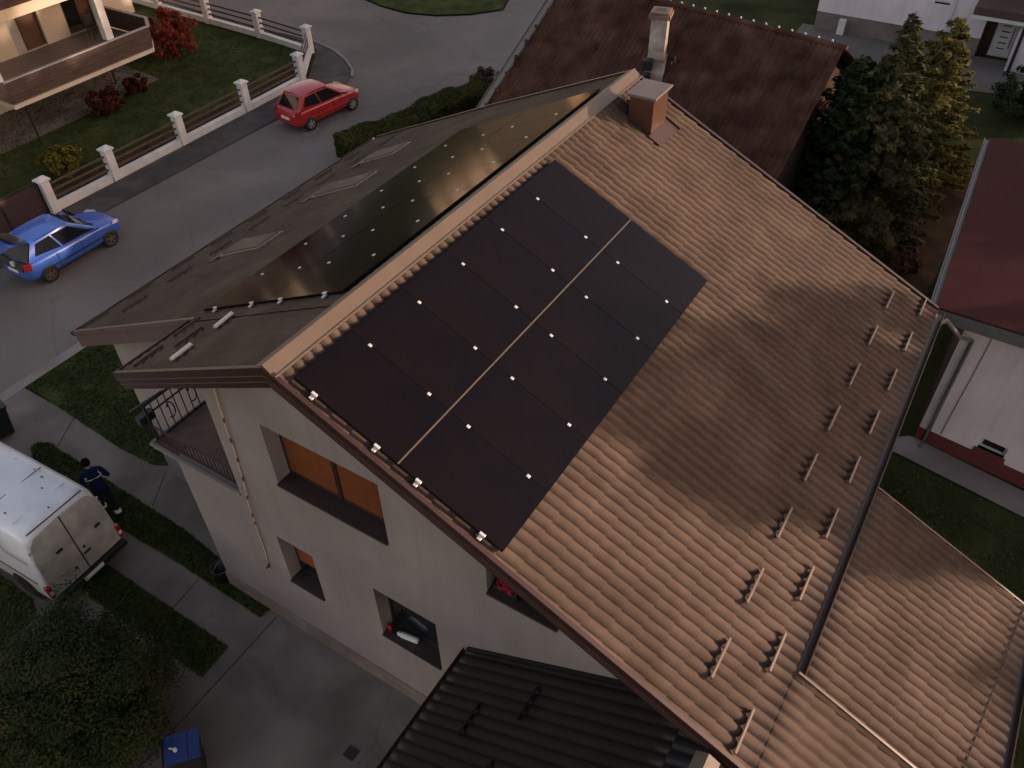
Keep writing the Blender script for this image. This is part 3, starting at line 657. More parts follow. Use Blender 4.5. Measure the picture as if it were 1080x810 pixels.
for r in range(2):
    for c in range(6):
        P = R_(.181 + PW * c, .416 + (PH + .012) * r, .0) + nR * .10
        # the measured positions are on the roof plane: pull the raised panel back along the view so it stays put
        P += V((-.055, .045, -.0)) * 1.0
        cl = [(PW, .345), (PW, 1.41)] if c < 5 else []
        if c == 0: cl += [(0, .345), (0, 1.41)]
        lb = f"black solar panel, {'upper' if r == 0 else 'lower'} row, {ORD[c]} column from the near gable, right roof slope"
        t = panel(lb, P, X1, 0, nR, PW, PH, 'solar panels on the right roof slope', cl, dR)
        if r: mb = MB(); mb.prism([P - dR * .014, P + X1 * (PW - .004) - dR * .014, P + X1 * (PW - .004) + dR * .008, P + dR * .008], nR * .004); mb.build('sunlit_seam_strip', 'cap', t)  # brass-coloured strip stands in for the sunlit line between the rows
WL, HL = 1.17, 2.02
for r in range(2):
    for c in range(7):
        P = L_(2.03 + WL * c - .12, .33 + (HL * cL + .01) * r, .06)
        cl = [(WL, .42), (WL, 1.6)] if c < 6 else []
        if c == 0: cl += [(0, .42), (0, 1.6)]
        lb = f"black solar panel, {'upper' if r == 0 else 'lower'} row, {ORD[c]} column from the near end, left roof slope"
        panel(lb, P, X1, 0, nL, WL, HL, 'solar panels on the left roof slope', cl, dL)

# ------------------------------------------------------------------ carport roof in front of the gable
CP = thing('carport', 'dark brown tiled carport roof against the gable wall', 'carport', (-1.8, -5, GZ))
ca = lambda x, y: V((x, y, -5.77 + (-2.47 - y) * (2.37 / 3.98)))
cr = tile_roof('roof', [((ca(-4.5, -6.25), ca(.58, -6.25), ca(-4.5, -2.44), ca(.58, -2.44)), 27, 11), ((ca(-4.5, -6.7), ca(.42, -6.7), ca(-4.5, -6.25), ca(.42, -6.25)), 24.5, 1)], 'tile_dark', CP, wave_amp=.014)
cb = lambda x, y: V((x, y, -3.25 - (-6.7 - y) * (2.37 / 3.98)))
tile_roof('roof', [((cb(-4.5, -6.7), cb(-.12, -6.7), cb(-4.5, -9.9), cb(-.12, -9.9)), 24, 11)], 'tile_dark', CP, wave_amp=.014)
mb = MB(); A = ca(.58, -6.45)
mb.prism([V((-4.5, -6.7, -3.19)), V((-4.5, -6.54, -3.285)), V((-4.5, -6.7, -3.225)), V((-4.5, -6.86, -3.285))], (4.36, 0, 0)); mb.build('ridge_cap', 'cap', cr)
mb = MB(); mb.beam(ca(.56, -6.2) + V((0, 0, .04)), ca(.56, -2.44) + V((0, 0, .04)), .07, .05); mb.build('flashing', 'tile_dark', cr)
gutter((-4.5, -2.4, -5.84), (.58, -2.4, -5.84), .06, parent=cr)
for k in range(3):
    for j in range(2): dash_x = -3.2 + 1.3 * k + .5 * j; y = -3.3 - .75 * j; mb = MB(); P = ca(dash_x, y); mb.beam(P + V((-.3, 0, .035)), P + V((.3, 0, .035)), .02, .035); mb.build('snow_guard', 'tile_dark', cr)  # low bars in roof colour stand in for shadow-like dashes
mb = MB()
for y in (-2.6, -9.6): mb.beam((-4.3, y, GZ), (-4.3, y, -5.9), .14, .14, (0, 1, 0))
mb.beam((-4.3, -2.6, -5.95), (.6, -2.6, -5.95), .1, .14); mb.beam((-4.3, -9.6, -5.95), (.0, -9.6, -5.95), .1, .14); mb.build('post', 'wood', CP)
# ------------------------------------------------------------------ neighbours
# old tiled roof behind the ridge
NB = thing('neighbour_house', 'low old house with weathered dark red tiled roof behind the ridge of the pale house', 'house', (21, 4, GZ))
A, B = V((24.5, 9.0, -3.0)), V((22.7, -1.95, -3.0)); D = V((-4.8, .45, -2.9)) * 1.4; D2 = V((4.8, -.6, -2.9)) * 1.3
nrf = tile_roof('roof', [((B, A, B + D - V((0, .35, 0)), A + D), 56, 19), ((A, B, A + D2, B + D2), 50, 17)], 'oldtile', NB, wave_amp=.02, step=.03)
mb = MB(); u = (B - A).normalized()
for k in range(31):
    p = A + u * (k * .36 + .18); mb.tube([p - u * .2 + V((0, 0, .0)), p + u * .2 + V((0, 0, .02))], .1, 8, .085)
mb.build('ridge_tile', 'oldtile', nrf)
mb = MB()
for k in range(23):
    p = A + u * (k * .47 + .3); mb.tube([p + V((.12, 0, .0)), p + V((.1, 0, .12))], .045, 6, .03)
mb.build('ridge_clip', 'white', nrf)
mb = MB(); w = -u; mb.prism([A + w * .02 + V((0, 0, .06)), A + D + w * .02 + V((0, 0, .06)), A + D + w * .34 + V((0, 0, -.02)), A + w * .34 + V((0, 0, -.02))], (0, 0, -.05)); mb.prism([A + w * .34 + V((0, 0, .02)), A + D + w * .34 + V((0, 0, .02)), A + D + w * .37 + V((0, 0, .02)), A + w * .37 + V((0, 0, .02))], (0, 0, -.2)); mb.build('verge_sheet', 'capgrey', nrf)
mb = MB()
for k in range(9): p = A + D * (.12 + .095 * k) + w * RNG.uniform(-.12, .02) + V((0, 0, .05)); mb = MB(); mb.box(-.1, .1, -.07, .07, -.03, .05, Matrix.Translation(p) @ Euler((.3, -.4, RNG.uniform(0, 2))).to_matrix().to_4x4()); mb.build('verge_tile_end', 'oldtile', nrf)  # tile-coloured boxes for verge tile ends and their dark notch shadows
mb = MB(); c0, c1 = A + D * .93 + u * .5, B + D * .93 - u * .5; e0, e1 = B + D2 * .93 - u * .5, A + D2 * .93 + u * .5
for p, q in ((c0, c1), (c1, e0), (e0, e1), (e1, c0)): mb.prism([V((p.x, p.y, GZ)), V((q.x, q.y, GZ)), V((q.x, q.y, q.z - .1)), V((p.x, p.y, p.z - .1))], V((0, 0, 1)).cross(q - p).normalized() * .25)
for p, q, r in ((c0, e1, A + u * .5), (c1, e0, B - u * .5)): mb.prism([p, q, r - V((0, 0, .25))], u * .05)
mb.build('wall', 'bark', NB)
# its white plastered chimney
cb0 = V((21.2, 3.73, -5.1)); mb = MB(); mb.box(-.27, .27, -.27, .27, 0, 2.55); mb.box(-.30, .30, -.30, .30, 0, 1.22)
ch2 = None
m4 = Matrix.Translation(cb0) @ Matrix.Rotation(.25, 4, 'Z')
mb.bm.transform(m4); ch2 = mb.build('chimney', 'oldchim', NB, bevel=.015)
mb = MB(); mb.box(-.36, .36, -.36, .36, 2.55, 2.68); mb.box(-.31, .31, -.31, .31, 2.68, 2.76); mb.bm.transform(m4); mb.build('cap', 'brickcap', ch2, bevel=.015)
mb = MB(); mb.box(-.17, .17, -.17, .17, 2.745, 2.765); mb.bm.transform(m4); mb.build('flue', 'black', ch2)
mb = MB(); mb.box(-.32, .32, -.32, .32, 1.16, 1.24); mb.bm.transform(m4); mb.build('collar', 'brickcap', ch2, bevel=.01)
mb = MB(); mb.box(-.62, -.32, .05, .4, .95, 1.3); mb.box(-.5, -.3, .1, .3, .55, .8); mb.bm.transform(m4); mb.build('cowl', 'black', ch2, bevel=.02)
mb = MB(); mb.tube([m4 @ V((.3, -.5, 1.0)), m4 @ V((.34, -.38, .5)), m4 @ V((.32, -.3, .1))], .03, 6); mb.disc_ring(m4 @ V((.32, -.58, 1.0)), (.3, -1, .3), [(.03, -.02), (.17, .03), (.18, .05), (.02, .01)], 16); mb.build('small_dish', 'greypipe', ch2, True)

# red sheet roof and white walls on the right
RH = thing('white_house', 'white house with red sheet roof and maroon plinth beside the right eaves', 'house', (17, -11, GZ))
Aq, Bq, Cq, Dq = V((12.98, -7.22, -4.80)), V((22.6, -6.86, -4.8)), V((21.9, -16.5, -4.35)), V((12.2, -16.2, -4.42))
mb = MB(); mb.prism([Aq, Bq, Cq, Dq], (0, 0, .05)); rr = mb.build('roof', 'redroof', RH, bevel=.01)
mb = MB()
for k in range(8, 24, 8):
    p0 = Aq.lerp(Dq, k / 24); p1 = Bq.lerp(Cq, k / 24); mb.beam(p0 + V((0, 0, .055)), p1 + V((0, 0, .055)), .03, .018)
mb.build('seam', 'redroof', rr)
mb = MB(); mb.prism([Aq - V((.03, 0, .0)), Dq - V((.03, 0, 0)), Dq - V((.03, 0, .30)), Aq - V((.03, 0, .30))], (.06, 0, 0)); mb.build('fascia', 'greypipe', rr)
mb = MB(); mb.prism([Aq + V((.06, .0, -.32)), Bq + V((0, 0, -.32)), Cq + V((0, 0, -.32)), Dq + V((.06, 0, -.32))], (0, 0, -.02)); mb.build('soffit', 'wood', rr)
gutter(Aq + V((0, .07, 0)), Bq + V((0, .07, 0)), .07, 'greypipe', rr)
w0, w1 = V((13.68, -8.0, 0)), V((12.55, -16.0, 0)); wd = (w1 - w0).normalized(); wn = V((wd.y, -wd.x, 0)); wn = wn if wn.x > 0 else -wn
rw = lambda a, z, d: V((w0.x, w0.y, z)) + wd * a + wn * d
holed_wall('wall', [(0, GZ + .45), (8.08, GZ + .45), (8.08, -4.8), (0, -5.14)], [[(1.43, GZ + .62), (2.07, GZ + .62), (2.07, GZ + .96), (1.43, GZ + .96)]], rw, .3, 'whitewash', RH)
mb = MB(); q = rw(0, 0, .3); mb.box(q.x, 22.2, -8.3, -8.0, GZ, -5.1); mb.build('side_wall', 'wood', RH)
mb = MB(); mb.prism([rw(0, GZ, -.03), rw(8.1, GZ, -.03), rw(8.1, GZ + .45, -.03), rw(2.15, GZ + .45, -.03), rw(2.12, GZ + .62, -.03), rw(1.38, GZ + .62, -.03), rw(1.35, GZ + .45, -.03), rw(0, GZ + .45, -.03)], wn * .33); mb.build('plinth', 'maroon', RH)
mb = MB()
for a, b, c, d in ((1.43, 2.07, .88, .96), (1.43, 2.07, .62, .68), (1.43, 1.49, .68, .88), (2.01, 2.07, .68, .88)): mb.prism([rw(a, GZ + c, .1), rw(b, GZ + c, .1), rw(b, GZ + d, .1), rw(a, GZ + d, .1)], wn * .06)
wq = mb.build('window', 'white', RH)
mb = MB(); mb.prism([rw(1.49, GZ + .68, .13), rw(2.01, GZ + .68, .13), rw(2.01, GZ + .88, .13), rw(1.49, GZ + .88, .13)], wn * .02); mb.build('pane', 'glass', wq)
mb = MB(); mb.tube([rw(.62, -5.2, -.012), rw(.6, -6.8, -.014), rw(.56, -8.1, -.012), rw(.55, GZ + .5, -.012)], .011, 5); mb.build('cable', 'greypipe', RH)
mb = MB(); mb.prism([rw(.03, GZ + .05, -.015), rw(.2, GZ + .05, -.015), rw(.2, -5.2, -.015), rw(.03, -5.2, -.015)], wn * .014); mb.build('corner_strip', 'white', RH)
dp = MB(); dp.tube([V((10.9, -7.32, -3.62)), V((10.98, -7.36, -3.8)), V((12.35, -7.75, -4.9)) * .0 + V((11.6, -7.5, -4.1)), V((12.95, -7.95, -5.35)), rw(.26, -5.75, -.09), rw(.25, -7.5, -.09), rw(.25, GZ + .12, -.09), rw(.25, GZ + .04, -.3)], .05, 9)
tag(dp.build('downpipe', 'greypipe', None, True), 'grey downpipe running from the right eaves gutter down the white house corner', 'downpipe')

# big pale house at the top right
BH = thing('pale_house', 'large pale two storey house with white slotted door at the upper right', 'house', (46, -3, GZ))
bx = 42.2
bp = lambda a, z, d: V((bx + d + (3.5 - a) * -.0, a, z))
holed_wall('wall', [(3.5, -8.5), (-4.6, -8.5), (-4.6, -1), (3.5, -1)], [[(-2.05, -7.3), (-2.75, -7.3), (-2.75, -7.05), (-2.05, -7.05)]], bp, .3, 'whitewash', BH)
mb = MB().box(bx + .05, bx + .3, -4.6, 3.5, GZ, -8.5); mb.build('plinth', 'plinth', BH)
mb = MB().box(bx + .3, 54, 3.2, 3.5, GZ, -1); mb.box(bx + .3, 54, -18, -17.7, GZ, -1); mb.box(53.7, 54, -17.7, 3.2, GZ, -1); mb.box(bx - 1.1, bx + 3, -18, -6.15, GZ, -1.0); mb.box(bx + .6, bx + .9, -6.15, -4.6, GZ, -1); mb.build('side_wall', 'whitewash', BH)
mb = MB().box(bx + .02, bx + .06, -2.75, -2.05, -7.3, -7.22); mb.box(bx + .02, bx + .06, -2.75, -2.05, -7.13, -7.05); w = mb.build('window', 'white', BH); mb = MB().box(bx + .1, bx + .12, -2.75, -2.05, -7.3, -7.05); mb.build('pane', 'glass', w)
mb = MB().box(bx - .09, bx - .01, -3.02, -2.92, GZ, -2); mb.build('downpipe', 'white', BH)
mb = MB().box(bx - 1.6, bx + .6, -7.6, -4.0, -6.95, -6.6); mb.box(bx - 1.6, bx - 1.5, -12, -7.6, -6.95, -6.6); mb.build('porch_roof', 'wood', BH)
mb = MB().box(bx - 1.65, bx + .5, -7.6, -3.95, -7.1, -6.96); mb.build('porch_edge', 'white', BH)
mb = MB().box(bx + .5, bx + .58, -6.05, -5.15, GZ + .05, -7.25); d = mb.build('door', 'white', BH, bevel=.01)
mb = MB()
for k in range(6): mb.box(bx + .485, bx + .5, -5.75, -5.4, GZ + .42 + k * .27, GZ + .47 + k * .27)
mb.tube([(bx + .46, -5.92, GZ + .5), (bx + .46, -5.92, GZ + 1.5)], .02, 6); mb.build('slot', 'black', d)
mb = MB().box(bx + .57, bx + .62, -5.1, -4.62, GZ, -7.2); mb.build('porch_wall', 'oldtile', BH)
mb = MB(); mb.tube([(bx - 1.2, -6.35, -7.0), (bx - 1.2, -6.35, GZ)], .07, 8); mb.build('porch_post', 'black', BH)
mb = MB(); mb.prism([(bx - .6, 4.2, -1.0), (bx - .6, -18.5, -1.0), (48, -18.5, 2.2), (48, 4.2, 2.2)], (0, 0, .08)); mb.prism([(54.6, 4.2, -1.0), (54.6, -18.5, -1.0), (48, -18.5, 2.2), (48, 4.2, 2.2)], (0, 0, .08)); mb.build('roof', 'oldtile', BH)
mb = MB(); mb.box(bx - .35, bx - .05, 1.85, 2.2, GZ, GZ + .75); tag(mb.build('gas_cabinet', 'white', bevel=.02), 'small white service cabinet standing against the pale house wall', 'cabinet')

# house with the terrace at the upper left
TH = thing('terrace_house', 'house with wooden terrace parapet and sunlit beam in the upper left', 'house', (14, 33, GZ))
TY, TF = 27.75, -7.25
tw = lambda a, z, d: V((a, 32.4 + d, z))
holed_wall('wall', [(4, TF), (21.5, TF), (21.5, -3.2), (4, -3.2)], [[(14.95, TF + .02), (16.5, TF + .02), (16.5, -5.0), (14.95, -5.0)], [(17.75, TF + .02), (19.3, TF + .02), (19.3, -4.9), (17.75, -4.9)]], tw, .3, 'cream', TH)
mb = MB().box(4, 21.5, 32.7, 42, -3.5, -3.2); mb.box(21.2, 21.5, 32.7, 42, GZ, -3.5); mb.box(4, 21.2, 32.55, 32.7, GZ, TF); mb.box(4, 4.3, 32.7, 42, GZ, -3.5); mb.box(4.3, 21.2, 41.7, 42, GZ, -3.5); mb.build('side_wall', 'cream', TH)
mb = MB().box(14.95, 15.5, 32.55, 32.6, TF, -5); mb.build('curtain', 'curtain', TH)
mb = MB().box(15.5, 15.6, 32.5, 32.58, TF, -5); mb.box(15.6, 16.5, 32.56, 32.62, TF, -5); mb.build('door', 'door', TH)
mb = MB().box(17.75, 19.3, 32.56, 32.62, TF, -4.9); dd = mb.build('door', 'door', TH); mb = MB().box(17.9, 18.6, 32.545, 32.56, TF + .3, -5.2); mb.build('pane', 'glass', dd)
mb = MB().box(11.55, 18.75, TY, 32.4, TF - .2, TF - .03); mb.prism([(18.75, TY, TF - .2), (19.5, TY + 1.0, TF - .2), (19.5, 32.4, TF - .2), (18.75, 32.4, TF - .2)], (0, 0, .17)); mb.build('terrace_slab', 'cream', TH, bevel=.01)
mb = MB(); mb.prism([(11.6, TY + .05, TF - .03), (18.7, TY + .05, TF - .03), (19.4, TY + 1.0, TF - .03), (19.4, 32.4, TF - .03), (11.6, 32.4, TF - .03)], (0, 0, .03)); mb.build('terrace_floor', 'patio', TH)
mb = MB()
for k in range(6):
    z = TF + .04 + k * .145; o = .012 * (k % 2)
    mb.box(11.58, 18.74, TY - .0 - o, TY + .04 - o, z, z + .135)
    mb.prism([(18.745, TY - o, z), (19.49, TY + 1.0 - o, z), (19.46, TY + 1.03 - o, z), (18.74, TY + .04 - o, z)], (0, 0, .135)); mb.box(19.46, 19.5, TY + 1.035, 32.3, z, z + .135)
pp = mb.build('parapet', 'slat', TH)
mb = MB().box(11.5, 18.8, TY - .06, TY + .1, TF + .92, TF + .97); mb.beam((18.8, TY, TF + .945), (19.5, TY + 1.0, TF + .945), .16, .05); mb.box(19.4, 19.56, TY + 1.05, 32.3, TF + .92, TF + .97); mb.build('handrail', 'curtain', pp, bevel=.008)
mb = MB().box(16.62, 16.98, TY + .02, TY + .36, TF + .98, -3.75); mb.build('pillar', 'white', TH, bevel=.015)
mb = MB().box(11.4, 11.6, TY + .02, TY + .3, TF + .98, -3.75); mb.build('pillar', 'white', TH, bevel=.015)
mb = MB().box(11.2, 19.6, TY - .1, TY + .4, -4.2, -3.6); mb.box(11.2, 11.5, TY + .4, 32.4, -4.2, -3.6); mb.build('beam', 'cream', TH, bevel=.02)
mb = MB(); mb.prism([(3, TY - .7, -3.6), (22.5, TY - .7, -3.6), (22.5, 37, -.6), (3, 37, -.6)], (0, 0, .12)); mb.prism([(3, 43, -2.9), (22.5, 43, -2.9), (22.5, 37, -.6), (3, 37, -.6)], (0, 0, .12)); mb.build('roof', 'oldtile', TH)
mb = MB(); mb.tube([(18.09, 30.67, GZ), (18.09, 30.67, TF - .2)], .05, 8); mb.build('terrace_post', 'black', TH); mb = MB(); mb.tube([(12.2, 28.2, GZ), (12.2, 28.2, TF - .2)], .05, 8); mb.build('terrace_post', 'black', TH)
chx = thing('chair', 'black garden chair on the terrace by the open brown door', 'chair', (18.3, 31.3, TF))
mb = MB()
for a, b in ((-.2, -.2), (.2, -.2), (-.2, .2), (.2, .2)): mb.tube([(18.3 + a, 31.3 + b, TF), (18.3 + a * .9, 31.3 + b * .9, TF + .44)], .018, 6)
mb.build('leg', 'iron', chx); mb = MB().box(18.08, 18.52, 31.08, 31.52, TF + .44, TF + .48); mb.build('seat', 'black', chx, bevel=.01)
mb = MB().box(18.08, 18.52, 31.5, 31.54, TF + .5, TF + .95); mb.build('backrest', 'black', chx, bevel=.015)

# ------------------------------------------------------------------ garden fences
def post(parent, x, y, h=1.32, w=.34):
    mb = MB().box(x - w / 2, x + w / 2, y - w / 2, y + w / 2, GZ, GZ + h); p = mb.build('post', 'white', parent, bevel=.012)
    mb = MB().box(x - w / 2 - .06, x + w / 2 + .06, y - w / 2 - .06, y + w / 2 + .06, GZ + h, GZ + h + .07)
    mb.vf([(x - w / 2 - .05, y - w / 2 - .05, GZ + h + .07), (x + w / 2 + .05, y - w / 2 - .05, GZ + h + .07), (x + w / 2 + .05, y + w / 2 + .05, GZ + h + .07), (x - w / 2 - .05, y + w / 2 + .05, GZ + h + .07), (x, y, GZ + h + .19)], [(0, 1, 4), (1, 2, 4), (2, 3, 4), (3, 0, 4)])
    mb.build('cap', 'white', p)
def span(parent, a, b, railm):
    a, b = V((*a, 0)), V((*b, 0)); d = (b - a).normalized(); a = a + d * .18; b = b - d * .18
    mb = MB(); mb.beam(a + V((0, 0, GZ + .13)), b + V((0, 0, GZ + .13)), .2, .26); mb.beam(a + V((0, 0, GZ + .285)), b + V((0, 0, GZ + .285)), .26, .05); mb.build('low_wall', 'white', parent, bevel=.008)
    for z in (.52, .80, 1.08):
        mb = MB(); mb.beam(a + V((0, 0, GZ + z)), b + V((0, 0, GZ + z)), .035, .09); mb.build('rail', railm, parent, bevel=.006)
F1 = thing('garden_fence', 'white post fence with dark rails along the street beside the parked cars', 'fence', (16, 22.75, GZ))
pts = [(9.0, 22.82), (11.85, 22.8), (15.4, 22.8), (19.2, 22.8), (22.9, 22.85)]
for p in pts: post(F1, *p)
for a, b in zip(pts, pts[1:]): span(F1, a, b, 'wood')
F2 = thing('garden_fence', 'white post fence with brown rails running back along the side street', 'fence', (26.2, 32, GZ))
pts2 = [(25.85, 25.0), (26.2, 28.9), (26.35, 33.05), (26.5, 37.4), (26.6, 41.6)]
for p in pts2: post(F2, *p)
span(F2, (22.9, 22.85), pts2[0], 'wood')
for a, b in zip(pts2, pts2[1:]): span(F2, a, b, 'slat')
GT = thing('gate', 'dark slatted sliding gate behind the blue car', 'gate', (6.8, 22.9, GZ))
for k in range(9):
    pass
mb = MB()
for k in range(10): mb.box(4.2, 8.78, 22.88, 22.91, GZ + .12 + k * .115, GZ + .12 + k * .115 + .1)
mb.build('slat_panel', 'gate', GT)
mb = MB()
for x in (4.15, 5.7, 7.25, 8.8): mb.box(x - .03, x + .03, 22.86, 22.93, GZ + .05, GZ + 1.3)
mb.box(4.12, 8.83, 22.86, 22.93, GZ + 1.3, GZ + 1.35); mb.box(4.12, 8.83, 22.86, 22.93, GZ + .03, GZ + .08); mb.build('frame', 'iron', GT)

# ------------------------------------------------------------------ plants
def hedge_obj():
    t = thing('hedge', 'long clipped green hedge between the street and the left roof eaves', 'hedge', (21.7, 14.45, GZ), math.atan2(-2.0, 8.4))
    v, f = box_cards(24000, 4.2, .72, 1.02, .065, .5); v[:, 2] += .10 * np.sin(v[:, 0] * 1.3) + .05 * np.sin(v[:, 0] * 4); npmesh('foliage', v, f, 'hedge', t, local=True)
    mb = MB().box(-4.05, 4.05, -.58, .58, 0, .88); mb.build('twig_core', 'bark', t, local=True)
    return t
hedge_obj()
bush('bush', 'brownish round bush at the far end of the clipped hedge', (26.0, 14.2, GZ), .85, 'hedgebrown', 3600, .09)
bush('bush', 'bright red autumn bush beyond the terrace corner on the lawn', (22.2, 31.0, GZ), 1.25, 'redbush', 4200, .11, (1, 1, .95))
bush('bush', 'dark maroon bush below the terrace slab', (15.9, 28.2, GZ), .8, 'maroonbush', 3000, .1, (1.1, .9, .75))
bush('bush', 'small dark maroon bush right of the bigger maroon one under the terrace', (17.9, 28.9, GZ), .6, 'maroonbush', 1800, .1, (1.1, .9, .7))
bush('bush', 'yellow green shrub behind the white street fence', (11.1, 25.0, GZ), .85, 'yellowbush', 3000, .1, (1.1, .9, .7))
bush('bush', 'dark green hedge bush between the paved yard and the red roof', (36.2, -7.7, GZ), 1.3, 'thuja', 4200, .11, (1.3, 1.2, .8))
bush('bush', 'low dark green shrub growing beside the far annex verge on the right lawn', (8.8, -8.6, GZ), .55, 'thuja', 1500, .08, (1.1, 1, .7))
conifer('spruce_tree', 'tall dark green spruce with sunlit right side behind the roof', (23.35, -3.62, GZ), 7.6, 2.95, 'spruce', 40, 15, .10, .3, .08, 62)
conifer('larch_tree', 'yellow green conifer standing right of the dark spruce', (27.6, -4.45, GZ), 6.3, 2.3, 'larch', 40, 14, .09, .12, .08, 70, taper=.62)
conifer('thuja_tree', 'dark slim thuja at the left of the spruce against the old roof', (22.6, -2.7, GZ), 6.2, 1.45, 'thuja', 42, 14, .09, -.2, .02, 75, taper=.42)
make_tree('garden_tree', 'dense dark broadleaf tree in the lower left corner', (-3.5, 4.5, GZ), 2.65, 1.8, 'broad', 'tree', None, 720, 190, .038, (1, 1, .82), .35)
bush('bush', 'low brownish undergrowth at the foot of the spruce', (21.6, -5.6, GZ), .7, 'hedgebrown', 1600, .09, (1.4, 1.2, .5))
# a bare twiggy shrub at the street side of the eaves
mb = MB()
for k in range(26):
    a = k * 2.4; r = RNG.uniform(.15, .5); mb.tube([(7.2, 11.6, GZ), (7.2 + math.cos(a) * r * .5, 11.6 + math.sin(a) * r * .5, GZ + .9), (7.2 + math.cos(a) * r, 11.6 + math.sin(a) * r, GZ + RNG.uniform(1.4, 2.0))], .012, 4, .004)
tag(mb.build('twig_shrub', 'bark'), 'bare twiggy shrub rising beside the left eaves', 'shrub')
# bins
def bin_(name, label, loc, rz, body, lid, open_=0.):
    t = thing(name, label, 'bin', loc, rz); mb = MB()
    mb.vf([(-.24, -.26, .08), (.24, -.26, .08), (.24, .26, .08), (-.24, .26, .08), (-.3, -.36, .98), (.3, -.36, .98), (.3, .36, .98), (-.3, .36, .98)], [(0, 3, 2, 1), (4, 5, 6, 7), (0, 1, 5, 4), (1, 2, 6, 5), (2, 3, 7, 6), (3, 0, 4, 7)]); mb.build('body', body, t, bevel=.02, local=True)
    mb = MB(); mb.prism([(-.32, -.4, 0), (.32, -.4, 0), (.32, .3, .05), (.28, .36, .03), (-.28, .36, .03), (-.32, .3, .05)], (0, 0, .05)); mb.beam((-.3, .0, .07), (.3, .0, .07), .3, .03); mb.bm.transform(Matrix.Translation((0, 0, 1.0)) @ Matrix.Rotation(open_, 4, 'X')); mb.build('lid', lid, t, bevel=.015, local=True)
    mb = MB(); mb.tube([(-.28, .42, .95), (.28, .42, .95)], .018, 8); mb.build('handle', 'black', t, local=True)
    for s in (-.27, .27): mb = MB(); mb.disc_ring((s, .3, .1), (1, 0, 0), [(.05, -.03), (.1, -.03), (.1, .03), (.05, .03)], 14); mb.build('wheel', 'tyre', t, local=True)
    return t
bb = bin_('wheelie_bin', 'dark wheelie bin with bright blue lid beside the broadleaf tree', (-2.82, 1.95, GZ), math.radians(52), 'black', 'bluebin'); bb.scale = (.9, .85, 1)
mb = MB(); mb.disc_ring((-.05, .1, 1.09), (0, 0, 1), [(.045, 0), (.045, .06), (.02, .1)], 12); mb.tube([(-.05, .1, 1.15), (-.09, .17, 1.3)], .016, 6); lt = mb.build('lid_knob', 'white', bb, local=True)
bin_('wheelie_bin', 'dark green wheelie bin in front of the white van at the left edge', (.72, 13.62, GZ), math.radians(80), 'green', 'green')
# ------------------------------------------------------------------ vehicles
def loft(stations, ring):
    """stations: list of (x, params); ring(params) -> list of (y, z) half profile from bottom centre to top centre"""
    mb = MB(); rows = []
    for x, p in stations:
        h = ring(p); full = h + [(-y, z) for y, z in h[-2:0:-1]]
        rows.append([mb.bm.verts.new((x, y, z)) for y, z in full])
    n = len(rows[0])
    for a, b in zip(rows, rows[1:]):
        for k in range(n): mb.bm.faces.new([a[k], a[(k + 1) % n], b[(k + 1) % n], b[k]])
    mb.bm.faces.new(rows[0]); mb.bm.faces.new(rows[-1][::-1])
    return mb

def wheel(t, x, y, r, w, rimm, sgn):
    mb = MB(); mb.disc_ring((x, y, r), (0, sgn, 0), [(r * .66, -w / 2), (r * .94, -w / 2), (r, -w * .32), (r, w * .32), (r * .94, w / 2), (r * .68, w / 2), (r * .66, w * .3)], 28)
    ty = mb.build('wheel', 'tyre', t, True, local=True)
    mb = MB(); mb.disc_ring((x, y, r), (0, sgn, 0), [(r * .66, w * .2), (r * .66, w * .46), (r * .6, w * .46), (r * .58, w * .22)], 28)
    mb.disc_ring((x, y, r), (0, sgn, 0), [(r * .2, w * .2), (r * .2, w * .44), (r * .1, w * .48)], 16)
    for k in range(5):
        a = 2 * math.pi * k / 5 + .3; d = V((math.cos(a), 0, math.sin(a)))
        mb.beam(V((x, y + sgn * w * .38, r)) + d * r * .12, V((x, y + sgn * w * .40, r)) + d * r * .62, r * .2, w * .1, (0, 1, 0))
    mb.build('rim', rimm, ty, local=True)

def patch(P, u0, u1, v0, v1, off, n=5):
    """grid patch on bilinear quad P=(bl,br,tr,tl), pushed out by off along its normal"""
    bl, br, tr, tl = [V(p) for p in P]; nrm = (br - bl).cross(tl - bl).normalized() * off
    f = lambda u, v: bl.lerp(br, u).lerp(tl.lerp(tr, u), v) + nrm
    return [f(u0, v0), f(u1, v0), f(u1, v1), f(u0, v1)], nrm

